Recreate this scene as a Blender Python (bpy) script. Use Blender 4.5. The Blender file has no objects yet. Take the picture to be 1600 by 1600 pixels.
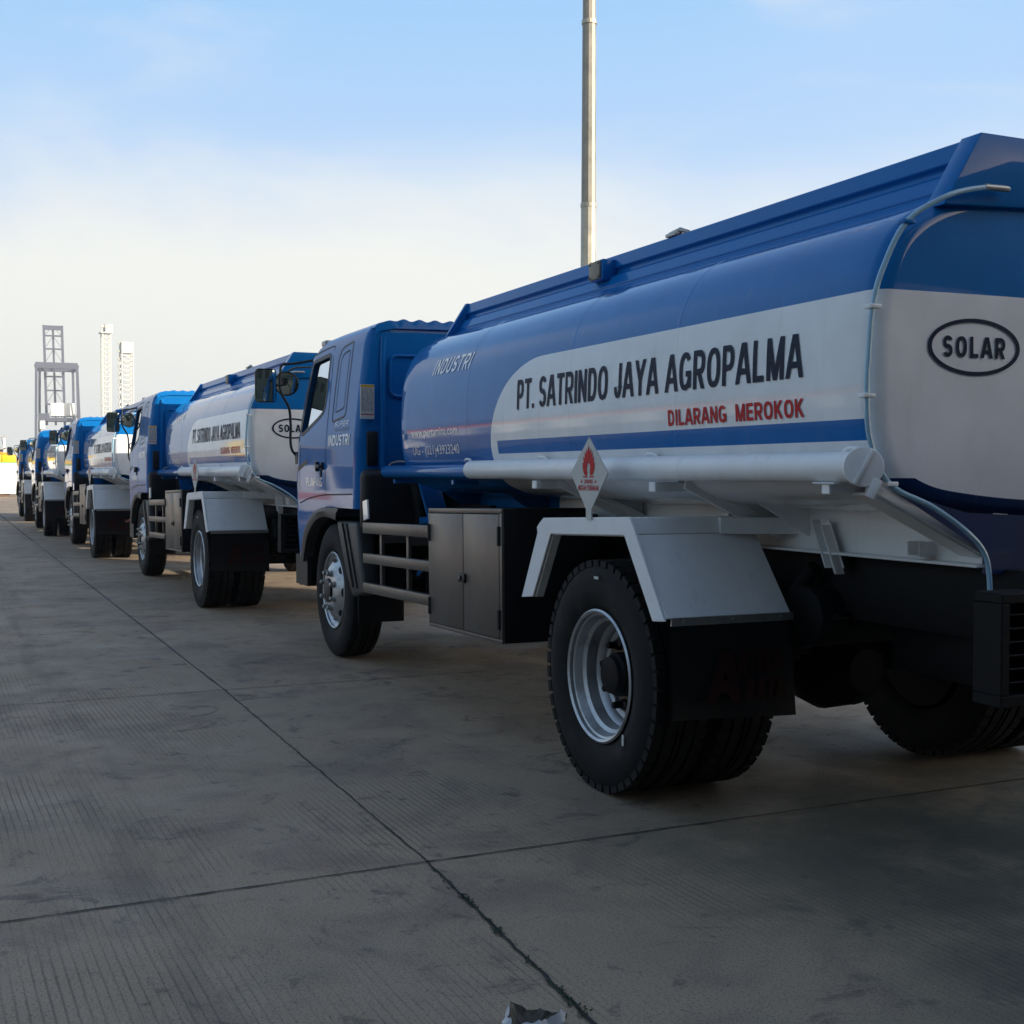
import bpy, bmesh, math, random
from mathutils import Vector, Matrix
R = math.radians
random.seed(7)
SC = bpy.context.scene
COL = SC.collection

# ------------------------------------------------------------------ camera
def make_camera():
    f, px, py, pz, yaw, pitch, roll = 1945.46, -4.7751, 3.7254, 1.3772, .4205, .0298, .0022
    F = Vector((math.cos(yaw) * math.cos(pitch), -math.sin(yaw) * math.cos(pitch), -math.sin(pitch)))
    Rt = F.cross(Vector((0, 0, 1))).normalized(); U = Rt.cross(F)
    R2 = Rt * math.cos(roll) + U * math.sin(roll); U2 = -Rt * math.sin(roll) + U * math.cos(roll)
    M = Matrix((R2, U2, -F)).transposed().to_4x4(); M.translation = (px, py, pz)
    cam = bpy.data.cameras.new('camera'); o = bpy.data.objects.new('camera', cam); COL.objects.link(o)
    o.matrix_world = M
    cam.sensor_width = 36; cam.sensor_height = 36; cam.sensor_fit = 'HORIZONTAL'
    cam.lens = 36 * f / 1600; cam.clip_start = .05; cam.clip_end = 6000
    SC.camera = o
make_camera()

# ------------------------------------------------------------------ light, sky, exposure
SUN_EL, SUN_TRAVEL = 17.0, 40.0          # elevation; heading of the light, degrees from +x towards +y
SUN_STR, SKY_STR, EXPOSURE = 5.0, .15, .70
def make_light():
    el, A = R(SUN_EL), R(SUN_TRAVEL)
    d = Vector((math.cos(A) * math.cos(el), math.sin(A) * math.cos(el), -math.sin(el)))
    L = bpy.data.lights.new('sun', 'SUN'); L.energy = SUN_STR; L.angle = R(.53); L.color = (1, .90, .74)
    o = bpy.data.objects.new('sun', L); COL.objects.link(o)
    o.rotation_euler = d.to_track_quat('-Z', 'Y').to_euler(); o.location = (-20, -20, 40)
    w = bpy.data.worlds.new('World'); SC.world = w; w.use_nodes = True
    nt = w.node_tree; N = nt.nodes; K = nt.links
    for n in list(N): N.remove(n)
    out = N.new('ShaderNodeOutputWorld'); bg = N.new('ShaderNodeBackground'); bg.inputs['Strength'].default_value = SKY_STR
    K.new(bg.outputs[0], out.inputs[0])
    sky = N.new('ShaderNodeTexSky'); sky.sky_type = 'NISHITA'; sky.sun_disc = False
    sky.sun_elevation = el; sky.sun_rotation = math.atan2(-d.x, -d.y)
    sky.altitude = 0; sky.air_density = 1.15; sky.dust_density = 1.6; sky.ozone_density = 1.0
    tc = N.new('ShaderNodeTexCoord'); sep = N.new('ShaderNodeSeparateXYZ'); K.new(tc.outputs['Generated'], sep.inputs[0])
    def mr(src, a, b, c=0., d_=1., smooth=True):
        m = N.new('ShaderNodeMapRange'); m.interpolation_type = 'SMOOTHSTEP' if smooth else 'LINEAR'
        for i, v in enumerate((a, b, c, d_)): m.inputs[i + 1].default_value = v
        K.new(src, m.inputs[0]); return m.outputs[0]
    def mth(op, a, b):
        m = N.new('ShaderNodeMath'); m.operation = op; m.use_clamp = op in ('ADD', 'MULTIPLY')
        for i, v in enumerate((a, b)):
            if isinstance(v, (int, float)): m.inputs[i].default_value = v
            else: K.new(v, m.inputs[i])
        return m.outputs[0]
    def mix(fac, a, b):
        m = N.new('ShaderNodeMixRGB'); K.new(fac, m.inputs[0]) if not isinstance(fac, float) else setattr(m.inputs[0], 'default_value', fac)
        for i, v in ((1, a), (2, b)):
            if isinstance(v, tuple): m.inputs[i].default_value = v + (1,)
            else: K.new(v, m.inputs[i])
        return m.outputs[0]
    # bright hazy sky opposite the sun, paler towards the horizon, with a cream bank at the far end of the row
    k = .715 / SKY_STR
    ramp = N.new('ShaderNodeValToRGB'); K.new(mr(sep.outputs['Z'], 0, .5, 0, 1, False), ramp.inputs[0])
    stops = [(0, (.66, .725, .745)), (.13, (.64, .725, .785)), (.26, (.575, .69, .845)), (.40, (.475, .63, .86)), (.58, (.37, .58, .86)), (.71, (.305, .545, .85)), (1, (.19, .39, .74))]
    e = ramp.color_ramp.elements
    while len(e) < len(stops): e.new(.5)
    for q, (p, col) in zip(e, stops): q.position = p; q.color = (*col, 1)
    def noise(scale, loc, sc, detail=6, dist=.4):
        mp = N.new('ShaderNodeMapping'); mp.inputs['Scale'].default_value = sc; mp.inputs['Location'].default_value = loc; mp.inputs['Rotation'].default_value = (R(12), R(6), R(-15))
        K.new(tc.outputs['Generated'], mp.inputs[0])
        n = N.new('ShaderNodeTexNoise'); n.inputs['Scale'].default_value = scale; n.inputs['Detail'].default_value = detail; n.inputs['Roughness'].default_value = .55; n.inputs['Distortion'].default_value = dist
        K.new(mp.outputs[0], n.inputs[0]); return n.outputs['Fac']
    veil = mr(noise(2.0, (.3, .1, .2), (1, 1, 1.8), 4), .46, .76, 0, .16)
    streak = mth('MULTIPLY', mr(noise(1.7, (.9, .4, .1), (1.0, 2.4, 7.5), 7, .6), .52, .80, 0, .42), mr(sep.outputs['Z'], .08, .30))
    c = mix(mth('ADD', veil, streak), ramp.outputs[0], (.64, .70, .80))
    bank = mth('SUBTRACT', mth('ADD', mth('MULTIPLY', sep.outputs['Y'], .85), mth('ADD', mth('MULTIPLY', noise(3.1, (.2, .7, .3), (1, 1, 2.2), 5), .16), .135)), sep.outputs['Z'])
    c = mix(mr(bank, -.06, .07, 0, .92), c, (.86, .86, .79))
    c = mix(mr(sep.outputs['Y'], .07, .36, 0, .85), c, (.31, .55, .86))      # clearer, bluer sky away to the left
    sc_ = N.new('ShaderNodeVectorMath'); sc_.operation = 'SCALE'; K.new(c, sc_.inputs[0]); sc_.inputs['Scale'].default_value = k
    ahead = mth('ADD', mth('MULTIPLY', sep.outputs['X'], .913), mth('MULTIPLY', sep.outputs['Y'], -.408))
    front = mth('MULTIPLY', mr(ahead, .10, .84, .12, 1), mr(sep.outputs['Z'], .70, .36))
    c = mix(front, sky.outputs[0], sc_.outputs[0])
    K.new(c, bg.inputs['Color'])
    v = SC.view_settings; v.view_transform = 'Standard'; v.look = 'None'; v.exposure = EXPOSURE; v.gamma = 1; v.use_curve_mapping = False
    SC.cycles.max_bounces = 8; SC.cycles.diffuse_bounces = 3; SC.cycles.glossy_bounces = 4; SC.cycles.transparent_max_bounces = 12
    SC.cycles.caustics_reflective = False; SC.cycles.caustics_refractive = False
make_light()

# ------------------------------------------------------------------ materials
def mat(name, col, rough=.5, metal=0., coat=0., spec=.5, noise=0., nscale=8., bump=0., bscale=60., coat_rough=.04, rvar=0.):
    m = bpy.data.materials.new(name); m.use_nodes = True
    N = m.node_tree.nodes; K = m.node_tree.links; b = N['Principled BSDF']
    b.inputs['Base Color'].default_value = (*col, 1); b.inputs['Roughness'].default_value = rough; b.inputs['Metallic'].default_value = metal
    b.inputs['Coat Weight'].default_value = coat; b.inputs['Coat IOR'].default_value = 1.30; b.inputs['Coat Roughness'].default_value = coat_rough; b.inputs['Specular IOR Level'].default_value = spec
    if noise or bump or rvar:
        tc = N.new('ShaderNodeTexCoord')
        n = N.new('ShaderNodeTexNoise'); n.inputs['Scale'].default_value = nscale; n.inputs['Detail'].default_value = 6; n.inputs['Roughness'].default_value = .6
        K.new(tc.outputs['Object'], n.inputs[0])
        if noise:
            r = N.new('ShaderNodeMapRange'); r.inputs[1].default_value = .25; r.inputs[2].default_value = .75; r.inputs[3].default_value = 1 - noise; r.inputs[4].default_value = 1 + noise
            K.new(n.outputs['Fac'], r.inputs[0])
            v = N.new('ShaderNodeVectorMath'); v.operation = 'SCALE'; v.inputs[0].default_value = col; K.new(r.outputs[0], v.inputs['Scale'])
            K.new(v.outputs[0], b.inputs['Base Color'])
        if rvar:
            r = N.new('ShaderNodeMapRange'); r.inputs[1].default_value = .3; r.inputs[2].default_value = .7; r.inputs[3].default_value = rough - rvar; r.inputs[4].default_value = rough + rvar
            K.new(n.outputs['Fac'], r.inputs[0]); K.new(r.outputs[0], b.inputs['Roughness'])
        if bump:
            n2 = N.new('ShaderNodeTexNoise'); n2.inputs['Scale'].default_value = bscale; n2.inputs['Detail'].default_value = 4
            K.new(tc.outputs['Object'], n2.inputs[0])
            bp = N.new('ShaderNodeBump'); bp.inputs['Strength'].default_value = bump; bp.inputs['Distance'].default_value = .01
            K.new(n2.outputs['Fac'], bp.inputs['Height']); K.new(bp.outputs[0], b.inputs['Normal'])
            if coat: K.new(bp.outputs[0], b.inputs['Coat Normal'])
    return m
BLUE = (.004, .150, .45); WHITE = (.88, .885, .89)
M = {
 'blue': mat('blue_paint', BLUE, .45, coat=.6, spec=.05, noise=.06, nscale=3, bump=.03, bscale=4, rvar=.05),
 'white': mat('white_paint', WHITE, .55, coat=.25, noise=.05, nscale=6, bump=.02, bscale=9, coat_rough=.12),
 'cabinet': mat('dark_metallic_paint', (.135, .12, .105), .38, metal=.45, noise=.12, nscale=14, bump=.03, bscale=30),
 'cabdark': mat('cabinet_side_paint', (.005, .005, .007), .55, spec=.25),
 'tyre': mat('tyre_rubber', (.005, .005, .0055), .75, spec=.3, noise=.3, nscale=20, bump=.15, bscale=90),
 'black': mat('black_plastic', (.009, .009, .010), .5, noise=.2, nscale=12),
 'grey_plastic': mat('grey_plastic', (.045, .043, .040), .5, noise=.2, nscale=12),
 'chassis': mat('chassis_black', (.003, .003, .004), .6, spec=.2, noise=.35, nscale=9),
 'rubber': mat('mudflap_rubber', (.0045, .0045, .006), .6, spec=.3, noise=.2, nscale=10),
 'rim': mat('wheel_silver', (.52, .53, .55), .42, metal=.75, noise=.1, nscale=12, rvar=.1),
 'rust': mat('brake_hub_brown', (.16, .11, .08), .6, metal=.5, noise=.4, nscale=25),
 'steel': mat('zinc_steel', (.38, .38, .36), .45, metal=.8, noise=.15, nscale=30),
 'seam': mat('panel_gap_black', (.006, .006, .008), .7),
 'mirror': mat('mirror_glass', (.58, .66, .61), .03, metal=1),
 'navy': mat('navy_lettering', (.008, .018, .045), .5, spec=.15),
 'red': mat('red_lettering', (.56, .012, .018), .45, spec=.2),
 'flapred': mat('faded_red_lettering', (.023, .002, .002), .6, spec=.2),
 'shaded_blue': mat('blue_paint_shaded', (.004, .022, .085), .45, coat=.6, spec=.2),  # the truck's blue with the shade under the tail painted in
 'letter': mat('white_lettering', (.90, .91, .92), .4, coat=.9),
 'sticker': mat('paper_sticker', (.60, .60, .57), .5, noise=.05),
 'ink': mat('grey_print', (.22, .22, .23), .6),
 'yellow': mat('yellow_print', (.60, .36, .03), .5),
 'red_lamp': mat('red_lamp_lens', (.35, .012, .008), .18, coat=1),
 'amber': mat('amber_lamp_lens', (.65, .16, .02), .2, coat=1),
 'seat': mat('seat_fabric', (.035, .037, .042), .85),
 'tan': mat('brown_print', (.30, .25, .17), .5),
}
def weather(m, col, lo, hi, amt, sc=(9, 9, .8)):
    """faint run-off streaks of dirt mixed over a paint"""
    N = m.node_tree.nodes; K = m.node_tree.links; b = N['Principled BSDF']; tc = N.new('ShaderNodeTexCoord')
    mp = N.new('ShaderNodeMapping'); mp.inputs['Scale'].default_value = sc; K.new(tc.outputs['Object'], mp.inputs[0])
    n = N.new('ShaderNodeTexNoise'); n.inputs['Scale'].default_value = 2.2; n.inputs['Detail'].default_value = 7; n.inputs['Roughness'].default_value = .65; K.new(mp.outputs[0], n.inputs[0])
    r = N.new('ShaderNodeMapRange'); r.interpolation_type = 'SMOOTHSTEP'; r.inputs[1].default_value = lo; r.inputs[2].default_value = hi; r.inputs[4].default_value = amt; K.new(n.outputs['Fac'], r.inputs[0])
    x = N.new('ShaderNodeMixRGB'); x.inputs[2].default_value = (*col, 1); K.new(r.outputs[0], x.inputs[0])
    src = b.inputs['Base Color'].links
    if src: K.new(src[0].from_socket, x.inputs[1])
    else: x.inputs[1].default_value = b.inputs['Base Color'].default_value
    K.new(x.outputs[0], b.inputs['Base Color'])
weather(M['white'], (.50, .47, .43), .54, .80, .35); weather(M['cabinet'], (.10, .09, .08), .5, .8, .6, (14, 14, 1))
weather(M['tyre'], (.06, .055, .05), .50, .85, .5, (3, 3, 3)); weather(M['rim'], (.10, .085, .07), .45, .8, .7, (5, 5, 5))
def glass_mat():
    m = bpy.data.materials.new('cab_glass'); m.use_nodes = True; N = m.node_tree.nodes; K = m.node_tree.links
    for n in list(N): N.remove(n)
    o = N.new('ShaderNodeOutputMaterial'); mx = N.new('ShaderNodeMixShader'); t = N.new('ShaderNodeBsdfTransparent'); g = N.new('ShaderNodeBsdfGlossy')
    t.inputs[0].default_value = (.74, .87, .79, 1); g.inputs['Roughness'].default_value = .02
    fr = N.new('ShaderNodeFresnel'); fr.inputs[0].default_value = 1.45
    K.new(fr.outputs[0], mx.inputs[0]); K.new(t.outputs[0], mx.inputs[1]); K.new(g.outputs[0], mx.inputs[2]); K.new(mx.outputs[0], o.inputs[0])
    return m
M['glass'] = glass_mat()
def hose_mat():
    m = mat('clear_blue_hose', (.36, .60, .76), .25, coat=.5); b = m.node_tree.nodes['Principled BSDF']
    b.inputs['Transmission Weight'].default_value = .12; return m
M['hose'] = hose_mat()

def tank_mats():
    """tank paint: blue with a white panel whose front end is rounded, and a blue stripe; laid out in the tank's own coordinates"""
    def base(name):
        m = mat(name, BLUE, .45, coat=1, spec=.05, bump=.028, bscale=2.6, coat_rough=.05); N = m.node_tree.nodes; K = m.node_tree.links
        tc = N.new('ShaderNodeTexCoord'); s = N.new('ShaderNodeSeparateXYZ'); K.new(tc.outputs['Object'], s.inputs[0])
        def mth(op, a, b=0.):
            q = N.new('ShaderNodeMath'); q.operation = op
            for i, v in enumerate((a, b)):
                if isinstance(v, (int, float)): q.inputs[i].default_value = v
                else: K.new(v, q.inputs[i])
            return q.outputs[0]
        n = N.new('ShaderNodeTexNoise'); n.inputs['Scale'].default_value = 5; n.inputs['Detail'].default_value = 6; K.new(tc.outputs['Object'], n.inputs[0])
        def paint(mask, ring=None):
            w = N.new('ShaderNodeMixRGB'); w.inputs[1].default_value = (*BLUE, 1); w.inputs[2].default_value = (*WHITE, 1); K.new(mask, w.inputs[0])
            r = N.new('ShaderNodeMapRange'); r.inputs[1].default_value = .3; r.inputs[2].default_value = .7; r.inputs[3].default_value = .93; r.inputs[4].default_value = 1.05; K.new(n.outputs['Fac'], r.inputs[0])
            v = N.new('ShaderNodeVectorMath'); v.operation = 'SCALE'; K.new(w.outputs[0], v.inputs[0]); K.new(r.outputs[0], v.inputs['Scale'])
            o_ = v.outputs[0]
            if ring is not None:
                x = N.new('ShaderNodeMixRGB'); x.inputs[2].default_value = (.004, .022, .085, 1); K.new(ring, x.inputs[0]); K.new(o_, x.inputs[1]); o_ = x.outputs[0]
            K.new(o_, N['Principled BSDF'].inputs['Base Color'])
        k = 1.065; X = mth('SUBTRACT', mth('DIVIDE', mth('ADD', s.outputs['X'], 4.7751), k), 4.7751); Z = mth('ADD', mth('DIVIDE', mth('SUBTRACT', s.outputs['Z'], 1.3772), k), 1.3772)
        return m, X, Z, mth, paint
    m, X, Z, mth, paint = base('tank_side_paint')
    t = mth('MAXIMUM', mth('DIVIDE', mth('SUBTRACT', Z, 1.50), .447), 0.)
    xl = mth('ADD', mth('MULTIPLY', mth('POWER', mth('MAXIMUM', mth('SUBTRACT', 1., mth('POWER', t, 2.1)), 0.), .5), .62), .585)
    white = mth('MULTIPLY', mth('LESS_THAN', X, xl), mth('LESS_THAN', Z, 1.947))
    stripe = mth('MULTIPLY', mth('MULTIPLY', mth('LESS_THAN', X, 1.12), mth('GREATER_THAN', X, -1.728)), mth('MULTIPLY', mth('GREATER_THAN', Z, 1.486), mth('LESS_THAN', Z, 1.5525)))
    ring = mth('MULTIPLY', mth('LESS_THAN', X, -1.715), mth('LESS_THAN', Z, 1.37))  # underside of the rear rim: its shade is painted as darker blue
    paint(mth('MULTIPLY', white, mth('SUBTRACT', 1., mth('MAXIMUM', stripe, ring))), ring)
    m2, X, Z, mth, paint = base('tank_rear_paint')
    paint(mth('LESS_THAN', Z, 1.947))
    return m, m2
M['tank'], M['tank_rear'] = tank_mats()
for q in ('tank', 'tank_rear'): weather(M[q], (.25, .24, .22), .55, .85, .22, (7, 7, .7))

# ------------------------------------------------------------------ mesh helpers
class MB:
    def __init__(s): s.v = []; s.f = []
    def add(s, vs, fs):
        k = len(s.v); s.v += [tuple(p) for p in vs]; s.f += [tuple(i + k for i in q) for q in fs]; return s
    def box(s, c, d, rot=None):
        h = [x / 2 for x in d]
        vs = [Vector((x * h[0], y * h[1], z * h[2])) for x in (-1, 1) for y in (-1, 1) for z in (-1, 1)]
        if rot is not None: vs = [rot @ p for p in vs]
        vs = [p + Vector(c) for p in vs]
        return s.add(vs, [(0, 1, 3, 2), (4, 6, 7, 5), (0, 4, 5, 1), (2, 3, 7, 6), (0, 2, 6, 4), (1, 5, 7, 3)])
    def bb(s, x0, x1, y0, y1, z0, z1):
        return s.box(((x0 + x1) / 2, (y0 + y1) / 2, (z0 + z1) / 2), (abs(x1 - x0), abs(y1 - y0), abs(z1 - z0)))
    def bar(s, a, b, w, h, up=(0, 0, 1)):
        a, b = Vector(a), Vector(b); d = b - a; x = d.normalized(); u = Vector(up)
        if abs(x.dot(u)) > .98: u = Vector((1, 0, 0))
        y = u.cross(x).normalized(); z = x.cross(y)
        return s.box((a + b) / 2, (d.length, w, h), Matrix((x, y, z)).transposed())
    def tube(s, pts, r, seg=10, cap=True):
        pts = [Vector(p) for p in pts]; n = len(pts); rings = []; prev = None
        for i, p in enumerate(pts):
            t = (pts[min(i + 1, n - 1)] - pts[max(i - 1, 0)]).normalized()
            if prev is None:
                u = t.cross(Vector((0, 0, 1)))
                if u.length < .1: u = t.cross(Vector((0, 1, 0)))
                u.normalize()
            else: u = (prev - t * prev.dot(t)).normalized()
            prev = u; w = t.cross(u); rr = r[i] if isinstance(r, (list, tuple)) else r
            rings.append([p + (u * math.cos(2 * math.pi * k / seg) + w * math.sin(2 * math.pi * k / seg)) * rr for k in range(seg)])
        vs = [q for ring in rings for q in ring]
        fs = [(i * seg + k, i * seg + (k + 1) % seg, (i + 1) * seg + (k + 1) % seg, (i + 1) * seg + k) for i in range(n - 1) for k in range(seg)]
        if cap: fs += [tuple(reversed(range(seg))), tuple(range((n - 1) * seg, n * seg))]
        return s.add(vs, fs)
    def lathe(s, prof, c, seg=48, axis='y'):
        """prof: (along axis, radius)"""
        vs = []
        for a, r in prof:
            for k in range(seg):
                t = 2 * math.pi * k / seg; p, q = r * math.cos(t), r * math.sin(t)
                vs.append({'y': (c[0] + p, c[1] + a, c[2] + q), 'x': (c[0] + a, c[1] + p, c[2] + q), 'z': (c[0] + p, c[1] + q, c[2] + a)}[axis])
        fs = [(i * seg + k, i * seg + (k + 1) % seg, (i + 1) * seg + (k + 1) % seg, (i + 1) * seg + k) for i in range(len(prof) - 1) for k in range(seg)]
        for i, rev in ((0, True), (len(prof) - 1, False)):
            if prof[i][1] > 1e-6: fs.append(tuple(range(i * seg, i * seg + seg)))
        return s.add(vs, fs)
    def prism(s, poly, axis, a0, a1):
        n = len(poly)
        def P(q, a): return {'y': (q[0], a, q[1]), 'x': (a, q[0], q[1]), 'z': (q[0], q[1], a)}[axis]
        vs = [P(q, a0) for q in poly] + [P(q, a1) for q in poly]
        fs = [tuple(range(n)), tuple(range(2 * n - 1, n - 1, -1))] + [(i, (i + 1) % n, n + (i + 1) % n, n + i) for i in range(n)]
        return s.add(vs, fs)
    def grid(s, fn, nu, nv):
        vs = [fn(i / nu, j / nv) for i in range(nu + 1) for j in range(nv + 1)]
        return s.add(vs, [(i * (nv + 1) + j, (i + 1) * (nv + 1) + j, (i + 1) * (nv + 1) + j + 1, i * (nv + 1) + j + 1) for i in range(nu) for j in range(nv)])
    def flip(s): s.v = [(x, -y, z) for x, y, z in s.v]; s.f = [tuple(reversed(q)) for q in s.f]; return s
    def tilt(s, c, ang):
        """turn about the y axis through (x, z) = c"""
        ca, sa = math.cos(ang), math.sin(ang)
        s.v = [(c[0] + (x - c[0]) * ca - (z - c[1]) * sa, y, c[1] + (x - c[0]) * sa + (z - c[1]) * ca) for x, y, z in s.v]; return s
    def mesh(s, name, bevel=0., seg=2, sharp=35., normals=True):
        me = bpy.data.meshes.new(name); bm = bmesh.new(); vs = [bm.verts.new(p) for p in s.v]
        for q in s.f:
            try: bm.faces.new([vs[i] for i in q])
            except ValueError: pass
        if normals: bmesh.ops.recalc_face_normals(bm, faces=bm.faces)
        if bevel:
            es = [e for e in bm.edges if len(e.link_faces) == 2 and e.calc_face_angle(0) > R(30)]
            bmesh.ops.bevel(bm, geom=es, offset=bevel, segments=seg, profile=.5, affect='EDGES', clamp_overlap=True)
        bm.to_mesh(me); bm.free()
        me.polygons.foreach_set('use_smooth', [True] * len(me.polygons)); me.set_sharp_from_angle(angle=R(sharp))
        return me
    def build(s, name, m, parent=None, bevel=0., **kw):
        me = s.mesh(name, bevel, **kw)
        for q in (m if isinstance(m, (list, tuple)) else [m]): me.materials.append(M[q] if isinstance(q, str) else q)
        return link(name, me, parent)
def link(name, me, parent=None):
    o = bpy.data.objects.new(name, me); COL.objects.link(o)
    if parent is not None: o.parent = parent
    return o
def tag(o, label=None, cat=None, group=None, kind=None):
    for k, v in (('label', label), ('category', cat), ('group', group), ('kind', kind)):
        if v: o[k] = v
    return o
def empty(name, loc=(0, 0, 0), rz=0):
    o = bpy.data.objects.new(name, None); COL.objects.link(o); o.location = loc; o.rotation_euler = (0, 0, rz); o.empty_display_size = .2
    return o
def kids(o): return [c for c in bpy.data.objects if c.parent == o]
def copy_tree(o, parent=None):
    c = o.copy(); COL.objects.link(c); c.parent = parent
    for ch in kids(o): copy_tree(ch, c)
    return c
def spline(pts, n):
    """Catmull-Rom through pts (tuples), n samples"""
    P = [Vector(p) for p in pts]; out = []; L = len(P) - 1
    for k in range(n):
        t = k / (n - 1) * L; i = min(int(t), L - 1); u = t - i
        a, b, c, d = P[max(i - 1, 0)], P[i], P[i + 1], P[min(i + 2, L)]
        out.append(.5 * ((2 * b) + (c - a) * u + (2 * a - 5 * b + 4 * c - d) * u * u + (3 * b - a - 3 * c + d) * u ** 3))
    return out
def text_mesh(name, body, w, h, fn, m, parent, bold=0., shear=0., cuts=6, spacing=1.):
    """lettering filling w x h (metres), laid on a surface by fn(s, t) -> point"""
    cu = bpy.data.curves.new(name, 'FONT'); cu.body = body; cu.size = 1; cu.offset = bold; cu.shear = shear; cu.space_character = spacing; cu.resolution_u = 4; cu.align_x = 'LEFT'
    to = bpy.data.objects.new(name, cu); COL.objects.link(to)
    bpy.context.view_layer.update()
    me0 = to.evaluated_get(bpy.context.evaluated_depsgraph_get()).to_mesh().copy()
    bm = bmesh.new(); bm.from_mesh(me0); bpy.data.objects.remove(to); bpy.data.curves.remove(cu); bpy.data.meshes.remove(me0)
    xs = [v.co.x for v in bm.verts]; ys = [v.co.y for v in bm.verts]; x0, x1, y0, y1 = min(xs), max(xs), min(ys), max(ys)
    for v in bm.verts: v.co = ((v.co.x - x0) / (x1 - x0) * w, (v.co.y - y0) / (y1 - y0) * h, 0)
    for k in range(1, cuts):
        bmesh.ops.bisect_plane(bm, geom=bm.verts[:] + bm.edges[:] + bm.faces[:], plane_co=(0, h * k / cuts, 0), plane_no=(0, 1, 0))
    for v in bm.verts: v.co = fn(v.co.x, v.co.y)
    bmesh.ops.recalc_face_normals(bm, faces=bm.faces)
    me = bpy.data.meshes.new(name); bm.to_mesh(me); bm.free(); me.materials.append(M[m])
    return link(name, me, parent)
def arc(cx, cy, rx, ry, a0, a1, n=12, p=2.4):
    out = []
    for i in range(n + 1):
        a = R(a0 + (a1 - a0) * i / n); c, q = math.cos(a), math.sin(a)
        out.append((cx + rx * math.copysign(abs(c) ** (2 / p), c), cy + ry * math.copysign(abs(q) ** (2 / p), q)))
    return out
GW = dict(A=.70, B=.62, D=.64, E=.56, G=.68, I=.17, J=.50, K=.66, L=.53, M=.80, N=.65, O=.70, P=.60, R=.65, S=.60, T=.60, U=.64, W=.9, Y=.66)
def glyph(ch, w, t):
    l, r, lo, hi, m = t / 2, w - t / 2, t / 2, 1 - t / 2, .5; f = t * .35
    if ch == 'I': return [[(w / 2, 0), (w / 2, 1)]]
    if ch == 'A': return [[(l * .6 - f * .3, -.05), (w / 2 - t * .12, 1.02)], [(w / 2 + t * .12, 1.02), (w - l * .6 + f * .3, -.05)], [(w * .2, .30), (w * .8, .30)]]
    if ch in 'PRB':
        q = .44; st = [[(l, 0), (l, 1)], [(l, hi), (w * .5, hi)] + arc(w * .5, (hi + q) / 2, r - w * .5, (hi - q) / 2, 90, -90) + [(l, q)]]
        if ch == 'R': st.append([(w * .48, q), (r + t * .1, -.06)])
        if ch == 'B': st.append([(w * .5, q)] + arc(w * .5, (lo + q) / 2, r - w * .5, (q - lo) / 2, 90, -90) + [(l, lo)])
        return st
    if ch == 'D': return [[(l, 0), (l, 1)], [(l, hi), (w * .42, hi)] + arc(w * .42, m, r - w * .42, hi - m, 90, -90) + [(l, lo)]]
    if ch == 'O': return [arc(w / 2, m, w / 2 - l, hi - m, 0, 360, 36)]
    if ch == 'G': return [arc(w / 2, m, w / 2 - l, hi - m, 38, 330, 30), [(r, .06), (r, .47)], [(w * .55, .43), (w, .43)]]
    if ch == 'S':
        ry = (hi - m) / 2; return [arc(w / 2, m + ry, w / 2 - l, ry, 22, 270, 22, 2.2) + arc(w / 2, m - ry, w / 2 - l, ry, 90, -158, 22, 2.2)]
    if ch == 'T': return [[(0, hi), (w, hi)], [(w / 2, 0), (w / 2, 1)]]
    if ch == 'N': return [[(l, 0), (l, 1)], [(r, 0), (r, 1)], [(l, 1 - t * .2), (r, t * .2)]]
    if ch == 'M': return [[(l, 0), (l, 1)], [(r, 0), (r, 1)], [(l, 1.04), (w / 2 + t * .05, -.02)], [(r, 1.04), (w / 2 - t * .05, -.02)]]
    if ch == 'J': return [[(r, 1), (r, .34)] + arc(w / 2, .34, w / 2 - l, .34 - lo, 0, -178, 14, 2.1)]
    if ch == 'Y': return [[(l * .5, 1.05), (w / 2, .42)], [(w - l * .5, 1.05), (w / 2, .42)], [(w / 2, 0), (w / 2, .46)]]
    if ch == 'L': return [[(l, 0), (l, 1)], [(l, lo), (w, lo)]]
    if ch == 'E': return [[(l, 0), (l, 1)], [(l, lo), (w, lo)], [(l, hi), (w, hi)], [(l, .51), (w * .94, .51)]]
    if ch == 'K': return [[(l, 0), (l, 1)], [(l, .34), (r + t * .1, 1.06)], [(w * .36, .58), (r + t * .2, -.06)]]
    if ch == 'U': return [[(l, 1), (l, .36)] + arc(w / 2, .36, w / 2 - l, .36 - lo, 180, 360, 18, 2.3) + [(r, 1)]]
    return [[(w / 2, 0), (w / 2, t)]]
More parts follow.
